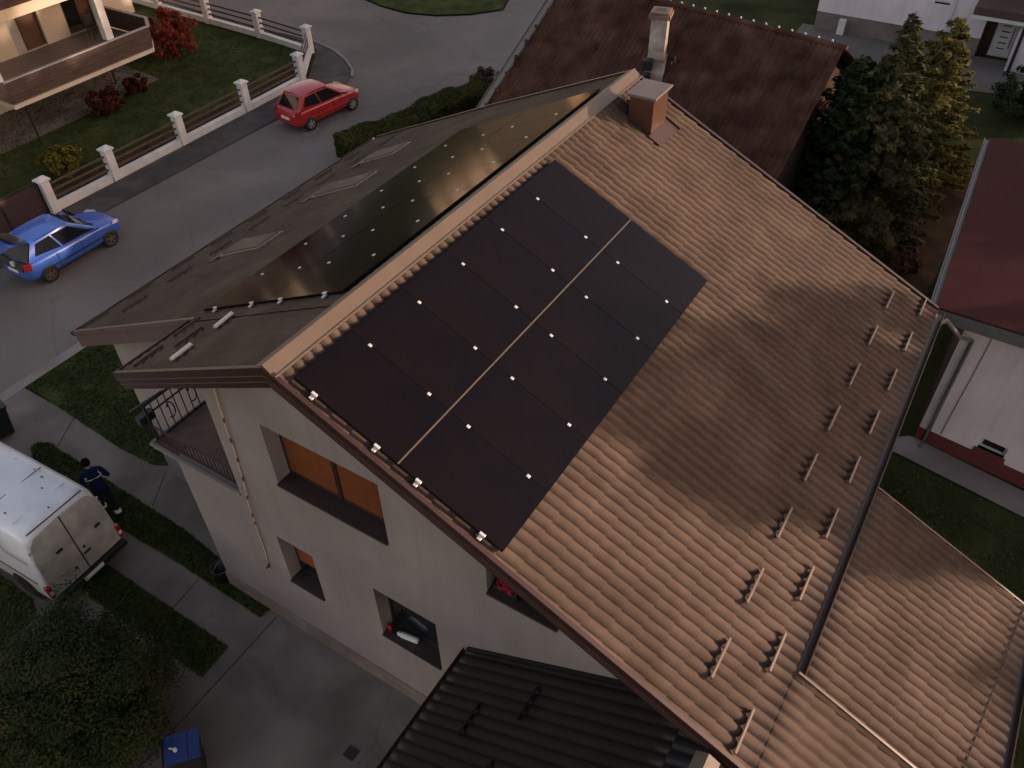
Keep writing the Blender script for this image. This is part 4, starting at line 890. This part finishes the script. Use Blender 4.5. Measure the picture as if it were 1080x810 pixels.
def hatchback(name, label, loc, rz, paint, rimm, hatch_open=False, L=1., arch=.295):
    t = thing(name, label, 'car', loc, rz)
    X = lambda a: a * L
    st = [(-1.98, (.60, .40, .72)), (-1.93, (.74, .30, .88)), (-1.80, (.80, .24, .955)), (-1.45, (.83, .21, .965)), (-.7, (.84, .20, .95)), (.2, (.84, .20, .94)), (.85, (.835, .20, .93)), (1.15, (.82, .21, .90)), (1.5, (.80, .23, .84)), (1.78, (.73, .27, .75)), (1.93, (.62, .32, .66)), (1.985, (.48, .36, .56))]
    ring = lambda p: [(0, p[1]), (p[0] * .82, p[1]), (p[0] * .985, p[1] + .1), (p[0], (p[1] + p[2]) * .52), (p[0] * .985, p[2] - .12), (p[0] * .90, p[2] - .015), (p[0] * .5, p[2] + .018), (0, p[2] + .025)]
    mb = loft([(X(x), p) for x, p in st], ring); body = mb.build('body', paint, t, True, local=True, subsurf=2)
    # greenhouse
    b = [(-1.80, .77, .92), (.98, .77, .90)]; r = [(-1.38, .60, 1.49), (.10, .62, 1.51)]
    Bv = lambda i, s: V((X(b[i][0]), s * b[i][1], b[i][2])); Rv = lambda i, s: V((X(r[i][0]), s * r[i][1], r[i][2]))
    mb = MB()
    if hatch_open:
        bx_ = X(-1.74)
    vs = [Bv(0, -1), Bv(1, -1), Bv(1, 1), Bv(0, 1), Rv(0, -1), Rv(1, -1), Rv(1, 1), Rv(0, 1)]
    q = [mb.bm.verts.new(v) for v in vs]
    fs = [(0, 1, 5, 4), (1, 2, 6, 5), (2, 3, 7, 6), (0, 3, 2, 1)]
    if not hatch_open: fs.append((3, 0, 4, 7))
    for f in fs: mb.bm.faces.new([q[i] for i in f])
    # crowned roof
    ny, nx = 6, 6; g = [[None] * (ny + 1) for _ in range(nx + 1)]
    for i in range(nx + 1):
        for j in range(ny + 1):
            u, v = i / nx, j / ny
            if i in (0, nx) and j in (0, ny): g[i][j] = q[{(0, 0): 4, (nx, 0): 5, (nx, ny): 6, (0, ny): 7}[(i, j)]]; continue
            p = Rv(0, -1).lerp(Rv(1, -1), u).lerp(Rv(0, 1).lerp(Rv(1, 1), u), v); p.z += .055 * (1 - (2 * v - 1) ** 2) * (.6 + .4 * (1 - (2 * u - 1) ** 2)) + .035 * (1 - (2 * u - 1) ** 2)
            g[i][j] = mb.bm.verts.new(p)
    for i in range(nx):
        for j in range(ny): mb.bm.faces.new([g[i][j], g[i + 1][j], g[i + 1][j + 1], g[i][j + 1]])
    bmesh.ops.recalc_face_normals(mb.bm, faces=mb.bm.faces)
    cab = mb.build('cabin', paint, t, True, local=True, bevel=.075, seg=4)
    cab.modifiers['b'].angle_limit = math.radians(25)
    def pane(nm, P, u0, u1, v0, v1, m='glass', shape=None, th=.012):
        pts, nr = patch(P, u0, u1, v0, v1, .006)
        if shape: pts = [patch(P, u, u, v, v, .006)[0][0] for u, v in shape]
        mb = MB(); mb.prism(pts, nr.normalized() * th); return mb.build(nm, m, t, local=True, bevel=.004)
    pane('windscreen', (Bv(1, -1), Bv(1, 1), Rv(1, 1), Rv(1, -1)), .07, .93, .05, .93)
    if not hatch_open: pane('rear_window', (Bv(0, 1), Bv(0, -1), Rv(0, -1), Rv(0, 1)), .1, .9, .12, .9)
    for s in (-1, 1):
        P = (Bv(0, -1), Bv(1, -1), Rv(1, -1), Rv(0, -1)) if s < 0 else (Bv(1, 1), Bv(0, 1), Rv(0, 1), Rv(1, 1))
        m_ = lambda u: u if s < 0 else 1 - u
        fr = [(m_(.50), .08), (m_(.93), .08), (m_(.905), .42), (m_(.88), .86), (m_(.49), .90)]; rr_ = [(m_(.10), .26), (m_(.47), .08), (m_(.46), .90), (m_(.12), .86)]
        if s > 0: fr, rr_ = fr[::-1], rr_[::-1]
        pane('side_window', P, 0, 0, 0, 0, shape=fr); pane('side_window', P, 0, 0, 0, 0, shape=rr_)
        yb = s * .842
        for (xd0, xd1) in ((-.78, .12), (.14, .98)):
            mb = MB(); mb.beam((X(xd0), s * .838, .86), (X(xd0), s * .846, .32), .012, .012); mb.build('door_seam', 'black', t, local=True)
            mb = MB(); mb.beam((X(xd0 + .1), s * .838, .78), (X(xd0 + .3), s * .838, .785), .035, .03); mb.build('door_handle', paint, t, local=True, bevel=.008)
        mb = MB(); mb.beam((X(-1.25), s * .836, .52), (X(1.05), s * .838, .52), .03, .05); mb.build('side_strip', 'black' if paint == 'blue' else paint, t, local=True, bevel=.006)
        mb = MB(); mb.box(X(.72), X(.9), s * .80 - .12 * (s < 0), s * .80 + .12 * (s > 0), .93, 1.06); mb.bm.transform(Matrix.Translation((0, s * .06, 0))); mb.build('mirror', paint, t, local=True, bevel=.03, seg=3)
        for x in (-1.28, 1.24):
            mb = MB(); mb.disc_ring((X(x), s * .74, .30), (0, s, 0), [(arch + .02, -.1), (arch + .02, .098 if x < 0 else .092), (arch - .03, .1 if x < 0 else .094)], 26); mb.build('wheel_arch', 'black', t, True, local=True)
            wheel(t, X(x), s * .762, .285, .19, rimm, s)
        mb = MB(); mb.vf([(X(1.72), s * .735, .68), (X(1.5), s * .80, .74), (X(1.62), s * .735, .83), (X(1.86), s * .60, .74), (X(1.9), s * .6, .62)], [(0, 1, 2, 3, 4)] if s > 0 else [(4, 3, 2, 1, 0)])
        bmesh.ops.solidify(mb.bm, geom=mb.bm.faces[:], thickness=-.03); mb.build('headlight', 'lamp', t, local=True, bevel=.01)
        mb = MB(); mb.prism([(X(-1.72), s * .83, .98), (X(-1.93), s * .66, .98), (X(-1.96), s * .66, .72), (X(-1.78), s * .83, .72)], (-.02, s * .012, 0)); mb.build('tail_light', 'redlight', t, local=True, bevel=.01)
    mb = MB().box(X(-2.005), X(-1.97), -.26, .26, .56, .67); mb.build('number_plate', 'plate', t, local=True); mb = MB().box(X(1.975), X(1.998), -.26, .26, .42, .52); mb.build('number_plate', 'plate', t, local=True)
    mb = MB().box(X(1.965), X(1.99), -.4, .4, .54, .62); mb.build('grille', 'black', t, local=True, bevel=.01)
    mb = MB(); mb.tube([(X(.98), -.5, .945), (X(.82), -.1, 1.02)], .012, 5); mb.tube([(X(.98), .1, .945), (X(.82), .5, 1.02)], .012, 5); mb.build('wiper', 'black', t, local=True)
    mb = MB().box(X(-1.5), X(1.2), -.68, .68, .18, .3); mb.build('underbody', 'black', t, local=True)
    if hatch_open:
        bo = pane('boot_shade_pane', (Bv(0, 1), Bv(0, -1), Rv(0, -1), Rv(0, 1)), .03, .97, -.02, .97, 'shoe')  # black pane stands in for the shade inside the open boot
        mb = MB(); mb.prism([(X(-2.0), -.6, .70), (X(-2.0), .6, .70), (X(-1.92), .66, .985), (X(-1.92), -.66, .985)], (.05, 0, 0)); mb.build('boot_shade_panel', 'shoe', t, local=True)  # dark panel continues the painted boot shade below the belt line
        mb = MB(); h0 = V((X(-1.38), 0, 1.525)); d = V((-.9, 0, .30)).normalized(); n_ = V((.2, 0, .93)).normalized(); W = [.575, .62, .70, .68]; S_ = [0, .45, .72, 1.05]; bend = [0, .0, .0, -.16]
        a = [[mb.bm.verts.new(h0 + d * s_ + n_ * b_ + V((0, y * w_, 0))) for y in (-1, -.5, 0, .5, 1)] for s_, w_, b_ in zip(S_, W, bend)]
        for i in range(3):
            for j in range(4): mb.bm.faces.new([a[i][j], a[i][j + 1], a[i + 1][j + 1], a[i + 1][j]])
        bmesh.ops.solidify(mb.bm, geom=mb.bm.faces[:], thickness=.05); hb = mb.build('tailgate', paint, t, True, local=True, bevel=.012)
        mb = MB(); mb.prism([h0 + d * .06 + n_ * .058 + V((0, -.5, 0)), h0 + d * .06 + n_ * .058 + V((0, .5, 0)), h0 + d * .5 + n_ * .058 + V((0, .55, 0)), h0 + d * .5 + n_ * .058 + V((0, -.55, 0))], n_ * .006); mb.build('rear_window', 'glass', hb, local=True)
        mb = MB()
        for s in (-1, 1): mb.tube([h0 + d * .45 + V((0, s * .58, -.03)), V((X(-1.7), s * .68, 1.0))], .012, 6)
        mb.build('strut', 'iron', hb, local=True)
        mb = MB().box(X(-2.03), X(-1.9), -.22, -.06, .80, .98); mb.build('boot_load', 'white', t, local=True, bevel=.03)
    else:
        mb = MB(); mb.tube([(X(-1.3), 0, 1.53), (X(-1.45), 0, 1.68)], .008, 5); mb.build('aerial', 'black', t, local=True)
    return t
hatchback('parked_car', 'blue hatchback with its tailgate open parked by the gate', (7.35, 19.68, GZ + .004), math.radians(1), 'blue', 'rimb', True)
hatchback('parked_car', 'shiny red hatchback parked by the street corner', (20.62, 19.55, GZ + .004), math.radians(-6), 'red', 'rim', False, 1.0)

def van():
    t = thing('parked_van', 'white high roof panel van parked on the forecourt with dirty rear doors', 'van', (-1.0, 7.25, GZ + .004), math.radians(93)); t.scale = (1, 1, 1.05)
    # local x forward, rear at x = 0
    ring = lambda p: [(0, p[1]), (p[0] * .9, p[1]), (p[0], p[1] + .12), (p[0], 1.1), (p[0] * .965, 1.75), (p[0] * .87, p[2] - .16), (p[0] * .74, p[2] - .02), (p[0] * .4, p[2] + .02), (0, p[2] + .03)]
    st = [(0.02, (.95, .42, 2.40)), (.1, (.98, .36, 2.47)), (.3, (.985, .34, 2.5)), (2.2, (.985, .34, 2.52)), (4.0, (.985, .34, 2.5)), (4.45, (.97, .34, 2.42))]
    mb = loft(st, ring); b = mb.build('body', 'vanw', t, True, local=True, bevel=.04, seg=3); b.modifiers['b'].angle_limit = math.radians(50)
    st2 = [(4.44, (.96, .34, 2.38)), (4.7, (.95, .34, 2.15)), (5.15, (.94, .34, 1.35)), (5.5, (.92, .34, 1.2)), (5.75, (.8, .38, .95))]
    ring2 = lambda p: [(0, p[1]), (p[0] * .9, p[1]), (p[0], p[1] + .12), (p[0], .75), (p[0] * .98, p[1] + (p[2] - p[1]) * .6), (p[0] * .9, p[2] - .1), (p[0] * .76, p[2] - .02), (p[0] * .4, p[2] + .02), (0, p[2] + .03)]
    mb = loft(st2, ring2); mb.build('cab', 'vanw', t, True, local=True)
    # rear doors: two leaves following the tapering outline
    for s in (-1, 1):
        o = [(s * .012, .60), (s * .86, .60), (s * .915, 1.1), (s * .885, 1.75), (s * .80, 2.18), (s * .66, 2.33), (s * .012, 2.38)]
        if s < 0: o = o[::-1]
        mb = MB(); mb.prism([(-.012, y, z) for y, z in o], (.03, 0, 0)); d = mb.build('rear_door', 'vandirt', t, local=True, bevel=.012)
        mb = MB()
        for z in (.85, 1.5, 2.05): mb.box(-.035, -.008, s * .87 - .03, s * .87 + .03, z, z + .06)
        mb.build('hinge', 'vandirt', d, local=True)
    for y0, y1, z0, z1 in ((-.22, -.04, 1.02, 1.07), (.28, .44, 1.58, 1.64), (-.66, -.52, 1.42, 1.48)): mb = MB().box(-.045, -.012, y0, y1, z0, z1); mb.build('door_handle', 'black', t, local=True, bevel=.008)
    for y, z in ((.25, .88), (-.12, 1.22)): mb = MB(); mb.disc_ring((-.02, y, z), (-1, 0, 0), [(.035, 0), (.035, .02)], 10); mb.build('door_lock', 'black', t, local=True)
    mb = MB().box(-.016, .0, -.009, .009, .6, 2.37); mb.build('door_seam', 'black', t, local=True)
    # scribble drawn in the dirt of the left leaf
    mb = MB()
    mb.tube([(-.016, .47 + .26 * math.cos(a) * (1 + .1 * math.sin(3 * a)), .78 + .10 * math.sin(a + .25)) for a in np.linspace(0, 5.9, 26)], .010, 4)
    mb.tube([(-.016, .70, .98), (-.016, .62, 1.0), (-.016, .5, .93), (-.016, .4, .99), (-.016, .3, .93)], .009, 4); mb.tube([(-.016, .62, .74), (-.016, .5, .80), (-.016, .35, .76), (-.016, .28, .81)], .008, 4)
    mb.build('dirt_scribble', 'greypipe', t, local=True)
    for s in (-1, 1):
        mb = MB().box(-.03, .1, s * .955 - .055, s * .955 + .055, .62, 1.0); tl = mb.build('tail_light', 'redlight', t, local=True, bevel=.02)
        mb = MB().box(-.034, -.02, s * .955 - .04, s * .955 + .04, .74, .84); mb.build('reversing_lamp', 'plate', tl, local=True)
    mb = MB().box(-.10, .12, -.97, .97, .38, .56); mb.build('bumper', 'black', t, local=True, bevel=.03)
    mb = MB().box(-.115, -.1, -.26, .26, .43, .53); mb.build('number_plate', 'plate', t, local=True)
    for x in (.55, 1.35, 2.15, 2.95, 3.75): mb = MB(); mb.beam((x, -.66, 2.51), (x, .66, 2.51), .05, .035); mb.build('roof_rib', 'vanw', t, local=True, bevel=.01)
    mb = MB(); mb.beam((.06, -.7, 2.465), (.06, .7, 2.465), .02, .02); mb.beam((1.35, -.7, 2.528), (1.35, .7, 2.528), .02, .016); mb.build('roof_seam', 'black', t, local=True)
    mb = MB()
    for k in range(13): x, y = RNG.uniform(.2, 2.6), RNG.uniform(-.6, .6); mb.box(x - RNG.uniform(.015, .06), x + .02, y - .02, y + RNG.uniform(.0, .02), 2.522, 2.528)
    mb.build('leaf_litter', 'bark', t, local=True)['kind'] = 'stuff'
    for s in (-1, 1):
        mb = MB(); mb.beam((.3, s * .992, .98), (4.3, s * .992, .98), .02, .07); mb.beam((.12, s * .985, 1.75), (.9, s * .985, 1.75), .012, .02); mb.beam((.9, s * .985, 1.75), (1.0, s * .95, 2.2), .012, .02); mb.build('side_strip', 'greypipe', t, local=True, bevel=.004)
        for x in (1.05, 4.85):
            mb = MB(); mb.disc_ring((x, s * .86, .36), (0, s, 0), [(.43, -.1), (.43, .128), (.37, .13)], 26); mb.build('wheel_arch', 'black', t, True, local=True)
            wheel(t, x, s * .88, .345, .22, 'rim', s)
        mb = MB(); mb.prism([(4.7, s * .945, 1.3), (5.1, s * .945, 1.3), (4.75, s * .9, 1.95), (4.55, s * .9, 2.0)], (0, s * .02, 0)); mb.build('side_window', 'glass', t, local=True)
        mb = MB().box(5.0, 5.12, s * 1.08 - .08, s * 1.08 + .08, 1.3, 1.65); mb.build('mirror', 'black', t, local=True, bevel=.03)
        mb = MB().box(5.62, 5.78, s * .7 - .14, s * .7 + .14, .8, 1.0); mb.build('headlight', 'lamp', t, local=True, bevel=.03)
    mb = MB(); mb.prism([(5.12, -.8, 1.4), (5.12, .8, 1.4), (4.72, .68, 2.16), (4.72, -.68, 2.16)], (.03, 0, .015)); mb.build('windscreen', 'glass', t, local=True)
    mb = MB().box(.3, 5.4, -.8, .8, .3, .42); mb.build('underbody', 'black', t, local=True)
    return t
van()
# dark car seen at the right edge by the pale house
hatchback('parked_car', 'black car at the far right edge by the pale house', (38.0, -9.2, GZ + .01), math.radians(95), 'black', 'rim')

# ------------------------------------------------------------------ the worker
def person(label, loc, rz):
    t = thing('person', label, 'person', loc, rz)
    Z = 1.93 / 1.8
    J = {}; E_ = []; Rr = {}
    def j(n, p, r, par=None):
        J[n] = V(p) * Z; Rr[n] = (r if isinstance(r, tuple) else (r, r))
        if par: E_.append((par, n))
    # local +x is forward; mid stride, leaning slightly, both forearms in front
    j('pelvis', (0, 0, .95), (.145, .17)); j('belly', (.03, 0, 1.1), (.125, .165), 'pelvis'); j('chest', (.07, 0, 1.3), (.135, .19), 'belly'); j('upper', (.10, 0, 1.43), (.10, .16), 'chest'); j('neck', (.13, 0, 1.53), .058, 'upper'); j('jaw', (.165, 0, 1.60), (.075, .07), 'neck'); j('skull', (.16, 0, 1.70), (.10, .082), 'jaw'); j('crown', (.15, 0, 1.765), (.07, .06), 'skull'); j('nose', (.26, 0, 1.66), .014, 'skull')
    for s, f in ((1, .16), (-1, -.14)):
        k = 'l' if s > 0 else 'r'
        j(k + 'hip', (0, s * .10, .88), .105, 'pelvis'); j(k + 'knee', (f * .7 + .05, s * .11, .50), .07, k + 'hip'); j(k + 'ankle', (f * 1.5 - .05, s * .11, .10), .05, k + 'knee'); j(k + 'heel', (f * 1.5 - .08, s * .11, .045), .042, k + 'ankle'); j(k + 'toe', (f * 1.5 + .14, s * .125, .035), .035, k + 'ankle')
        j(k + 'sh', (.10, s * .20, 1.42), .068, 'upper'); j(k + 'elb', (.06, s * .30, 1.15), .05, k + 'sh'); j(k + 'wr', (.28, s * .20, 1.06), .034, k + 'elb'); j(k + 'palm', (.35, s * .165, 1.06), (.026, .036), k + 'wr')
        for i in range(4):
            j(f'{k}f{i}a', (.40 + .004 * (1.5 - abs(i - 1.3)), s * (.195 - .022 * i), 1.055), .0105, k + 'palm'); j(f'{k}f{i}b', (.43, s * (.195 - .022 * i), 1.03), .0095, f'{k}f{i}a'); j(f'{k}f{i}c', (.428, s * (.19 - .022 * i), 1.003), .008, f'{k}f{i}b')
        j(k + 'tha', (.355, s * .12, 1.065), .012, k + 'palm'); j(k + 'thb', (.40, s * .105, 1.06), .0095, k + 'tha')
    names = list(J); me = bpy.data.meshes.new('worker'); me.from_pydata([J[n] for n in names], [(names.index(a), names.index(b)) for a, b in E_], [])
    o = bpy.data.objects.new('body', me); COL.objects.link(o)
    o.modifiers.new('skin', 'SKIN').use_smooth_shade = True
    lay = me.skin_vertices[0] if me.skin_vertices else None
    for i, n in enumerate(names):
        lay.data[i].radius = (Rr[n][0] * Z, Rr[n][1] * Z); lay.data[i].use_root = (n == 'pelvis')
    s = o.modifiers.new('sub', 'SUBSURF'); s.levels = s.render_levels = 2
    dg = bpy.context.evaluated_depsgraph_get(); em = bpy.data.meshes.new_from_object(o.evaluated_get(dg)); bpy.data.objects.remove(o)
    for mname in ('cloth', 'clothd', 'skin', 'shoe'): em.materials.append(M[mname])
    for p in em.polygons:
        c = p.center / Z; hand = c.x > .30 and abs(c.y) < .26 and .95 < c.z < 1.12 and abs(c.y) > .07
        p.material_index = 3 if c.z < .085 else 2 if ((c.z > 1.555 and abs(c.y) < .095) or hand) else (1 if c.z < .93 else 0); p.use_smooth = True
    ob = bpy.data.objects.new('body', em); COL.objects.link(ob); ob.parent = t
    # hair: a cap over the skull
    mb = MB(); bmesh.ops.create_uvsphere(mb.bm, u_segments=18, v_segments=12, radius=1); 
    bmesh.ops.delete(mb.bm, geom=[v for v in mb.bm.verts if v.co.z < -.45 or (v.co.x > .55 and v.co.z < .35)], context='VERTS')
    mb.bm.transform(Matrix.Translation(V((.145, 0, 1.70)) * Z) @ Matrix.Diagonal((.115 * Z, .098 * Z, .115 * Z, 1))); mb.build('hair', 'hair', t, True, local=True)
    mb = MB()
    for s in (-1, 1): mb.disc_ring(V((.235, s * .033, 1.69)) * Z, (1, 0, 0), [(.012, -.01), (.012, .004), (.004, .01)], 10)
    mb.build('eye', 'shoe', t, local=True)
    # reflective bands: back strip and ankle bands
    mb = MB(); n = 20
    for i in range(n):
        q = []
        for (a, z) in ((i, 1.335), (i + 1, 1.335), (i + 1, 1.365), (i, 1.365)):
            th = math.pi * .70 + math.pi * .6 * a / n; q.append(V((.075 + .158 * math.cos(th), .216 * math.sin(th), z)) * Z)
        mb.face(q)
    mb.build('jacket_band', 'reflect', t, local=True)
    for s, f in ((1, .16), (-1, -.14)):
        mb = MB(); a, b = V((f * 1.35 - .03, s * .11, .20)), V((f * 1.22 - .015, s * .11, .27)); mb.tube([a * Z, b * Z], .075 * Z, 14); mb.build('ankle_band', 'reflect', t, local=True)
    return t
person('person in dark navy work suit with reflective strips walking beside the white van', (.5, 8.62, GZ + .012), math.radians(70))

# ------------------------------------------------------------------ beyond the frame: the trees and houses that shade and reflect
SUN_AZ = V((.57, -.82, 0)).normalized(); PERP = V((.82, .57, 0)).normalized()
def at_sp(s, p): q = SUN_AZ * s + PERP * p; return (q.x, q.y, GZ)
protos = {}
def far_tree(kind, x, y, h, R, m, group, label):
    if kind not in protos:
        t = make_tree('tall_tree', label, (x, y, GZ), 10., 2.9, m, 'tree', group, 80, 62, .34, (1, 1, .62 if kind == 'flat' else 1.25), .3); protos[kind] = t
    else:
        src = protos[kind]; t = src.copy(); COL.objects.link(t)
        for ch in src.children: c = ch.copy(); COL.objects.link(c); c.parent = t
    t.location = (x, y, GZ); t.rotation_euler.z = (x * 3.7 + y * 1.3) % 6.28; t.scale = (R / 2.9, R / 2.9, h / 10.)
    return t
GL = 'tall broadleaf tree of the row that throws its shade from the right of the view'
def hill(name, pts_s, p0, p1, h0, h1, base, n=40, m='wood_hill'):
    pass
for p, h in SHADE_ROW:
    x, y, _ = at_sp(48 + 3 * math.sin(p * 3.7), p); far_tree('a' if int(p) % 2 else 'b', x, y, h, 2.9, 'deep', 'tall trees in the row beyond the right edge', GL)
for s, p, h, R, kd in DAPPLE:
    x, y, _ = at_sp(s, p); far_tree(kd, x, y, h, R, 'deep', 'tall trees in the row beyond the right edge', GL)
GA = 'sunlit autumn tree of the group across the street beyond the left edge'
for x, y, h in ((34, 62, 9), (40, 66, 10), (29, 68, 11), (47, 72, 9.5), (55, 70, 11), (24, 74, 10), (62, 78, 12), (38, 80, 13), (70, 70, 10), (50, 88, 13), (18, 66, 8.5), (80, 82, 12)):
    far_tree('c', x, y, h, 3.2, 'autumn', 'sunlit autumn trees beyond the left edge', GA)
def far_house(label, x, y, w, d, h, wallm, rz):
    t = thing('distant_house', label, 'house', (x, y, GZ), rz)
    mb = MB().box(-w / 2, w / 2, -d / 2, d / 2, 0, h); mb.prism([(-w / 2, -d / 2, h), (-w / 2, d / 2, h), (-w / 2, 0, h + d * .33)], (w, 0, 0)); wl = mb.build('wall', wallm, t, local=True)
    mb = MB()
    for s in (-1, 1): mb.prism([(-w / 2 - .4, s * (d / 2 + .4), h - .2), (-w / 2 - .4, 0, h + d * .33 + .05), (-w / 2 - .4, 0, h + d * .33 + .2), (-w / 2 - .4, s * (d / 2 + .4), h - .05)], (w + .8, 0, 0))
    mb.build('roof', 'oldtile', t, local=True)
    for k in range(3):
        for z in (1.0, 3.7):
            if z + 1.3 < h:
                for s in (-1, 1): mb = MB().box(-w / 2 + 1.2 + k * (w - 3.4) / 2, -w / 2 + 2.2 + k * (w - 3.4) / 2, s * d / 2 - .03, s * d / 2 + .03, z, z + 1.3); mb.build('window', 'glass', t, local=True)
    return t
far_house('ochre house with tiled roof across the side street', 52, 35, 8, 7, 5.4, 'ocher', .45)
far_house('cream house with tiled roof behind the autumn trees', 60, 58, 10, 8, 5.6, 'cream', -.2)
far_house('cream two storey house beyond the terrace house', 22, 58, 10, 9, 6., 'cream', .1)

# ------------------------------------------------------------------ camera and light
cam = bpy.data.cameras.new('camera'); co = bpy.data.objects.new('camera', cam); COL.objects.link(co)
YAW, PITCH, ROLL, FPX = -.5734, .7524, -.0214, 863.19
cy, sy, cp, sp = math.cos(YAW), math.sin(YAW), math.cos(PITCH), math.sin(PITCH)
fwd = V((cy * cp, -sy * cp, -sp)); right = V((-sy, -cy, 0)); up = right.cross(fwd)
r2 = right * math.cos(ROLL) + up * math.sin(ROLL); u2 = -right * math.sin(ROLL) + up * math.cos(ROLL)
m = Matrix((r2, u2, -fwd)).transposed().to_4x4(); m.translation = V((-4.9578, -7.0272, 7.0888)); co.matrix_world = m
cam.sensor_width = 36; cam.lens = 36 * FPX / 1080; cam.clip_start = .1; cam.clip_end = 3000
S.camera = co
EL = math.radians(SUN_EL)
w = bpy.data.worlds.new('World'); S.world = w; w.use_nodes = True
N, L = w.node_tree.nodes, w.node_tree.links
sky = N.new('ShaderNodeTexSky'); sky.sky_type = 'NISHITA'; sky.sun_disc = False; sky.sun_elevation = EL; sky.sun_rotation = math.atan2(SUN_AZ.x, SUN_AZ.y)
sky.air_density = SKY_AIR; sky.dust_density = SKY_DUST; sky.ozone_density = SKY_OZ
tint = N.new('ShaderNodeMix'); tint.data_type = 'RGBA'; tint.blend_type = 'MULTIPLY'; tint.inputs[0].default_value = 1; tint.inputs[7].default_value = (*SKY_TINT, 1)
L.new(sky.outputs[0], tint.inputs[6]); L.new(tint.outputs[2], N['Background'].inputs['Color']); N['Background'].inputs['Strength'].default_value = SKY_STR
sl = bpy.data.lights.new('sun', 'SUN'); sl.energy = SUN_STR; sl.angle = math.radians(.53); sl.color = SUN_COL
so = bpy.data.objects.new('sun', sl); COL.objects.link(so); so.location = (20, -30, 30)
so.rotation_euler = (SUN_AZ * math.cos(EL) + V((0, 0, math.sin(EL)))).to_track_quat('Z', 'Y').to_euler()
vs = S.view_settings; S.display_settings.display_device = 'sRGB'; vs.view_transform = 'Standard'; vs.look = 'None'; vs.gamma = 1; vs.use_curve_mapping = False; vs.exposure = EXPO
S.render.engine = 'CYCLES'; S.cycles.max_bounces = 6; S.cycles.diffuse_bounces = 3; S.cycles.transparent_max_bounces = 4
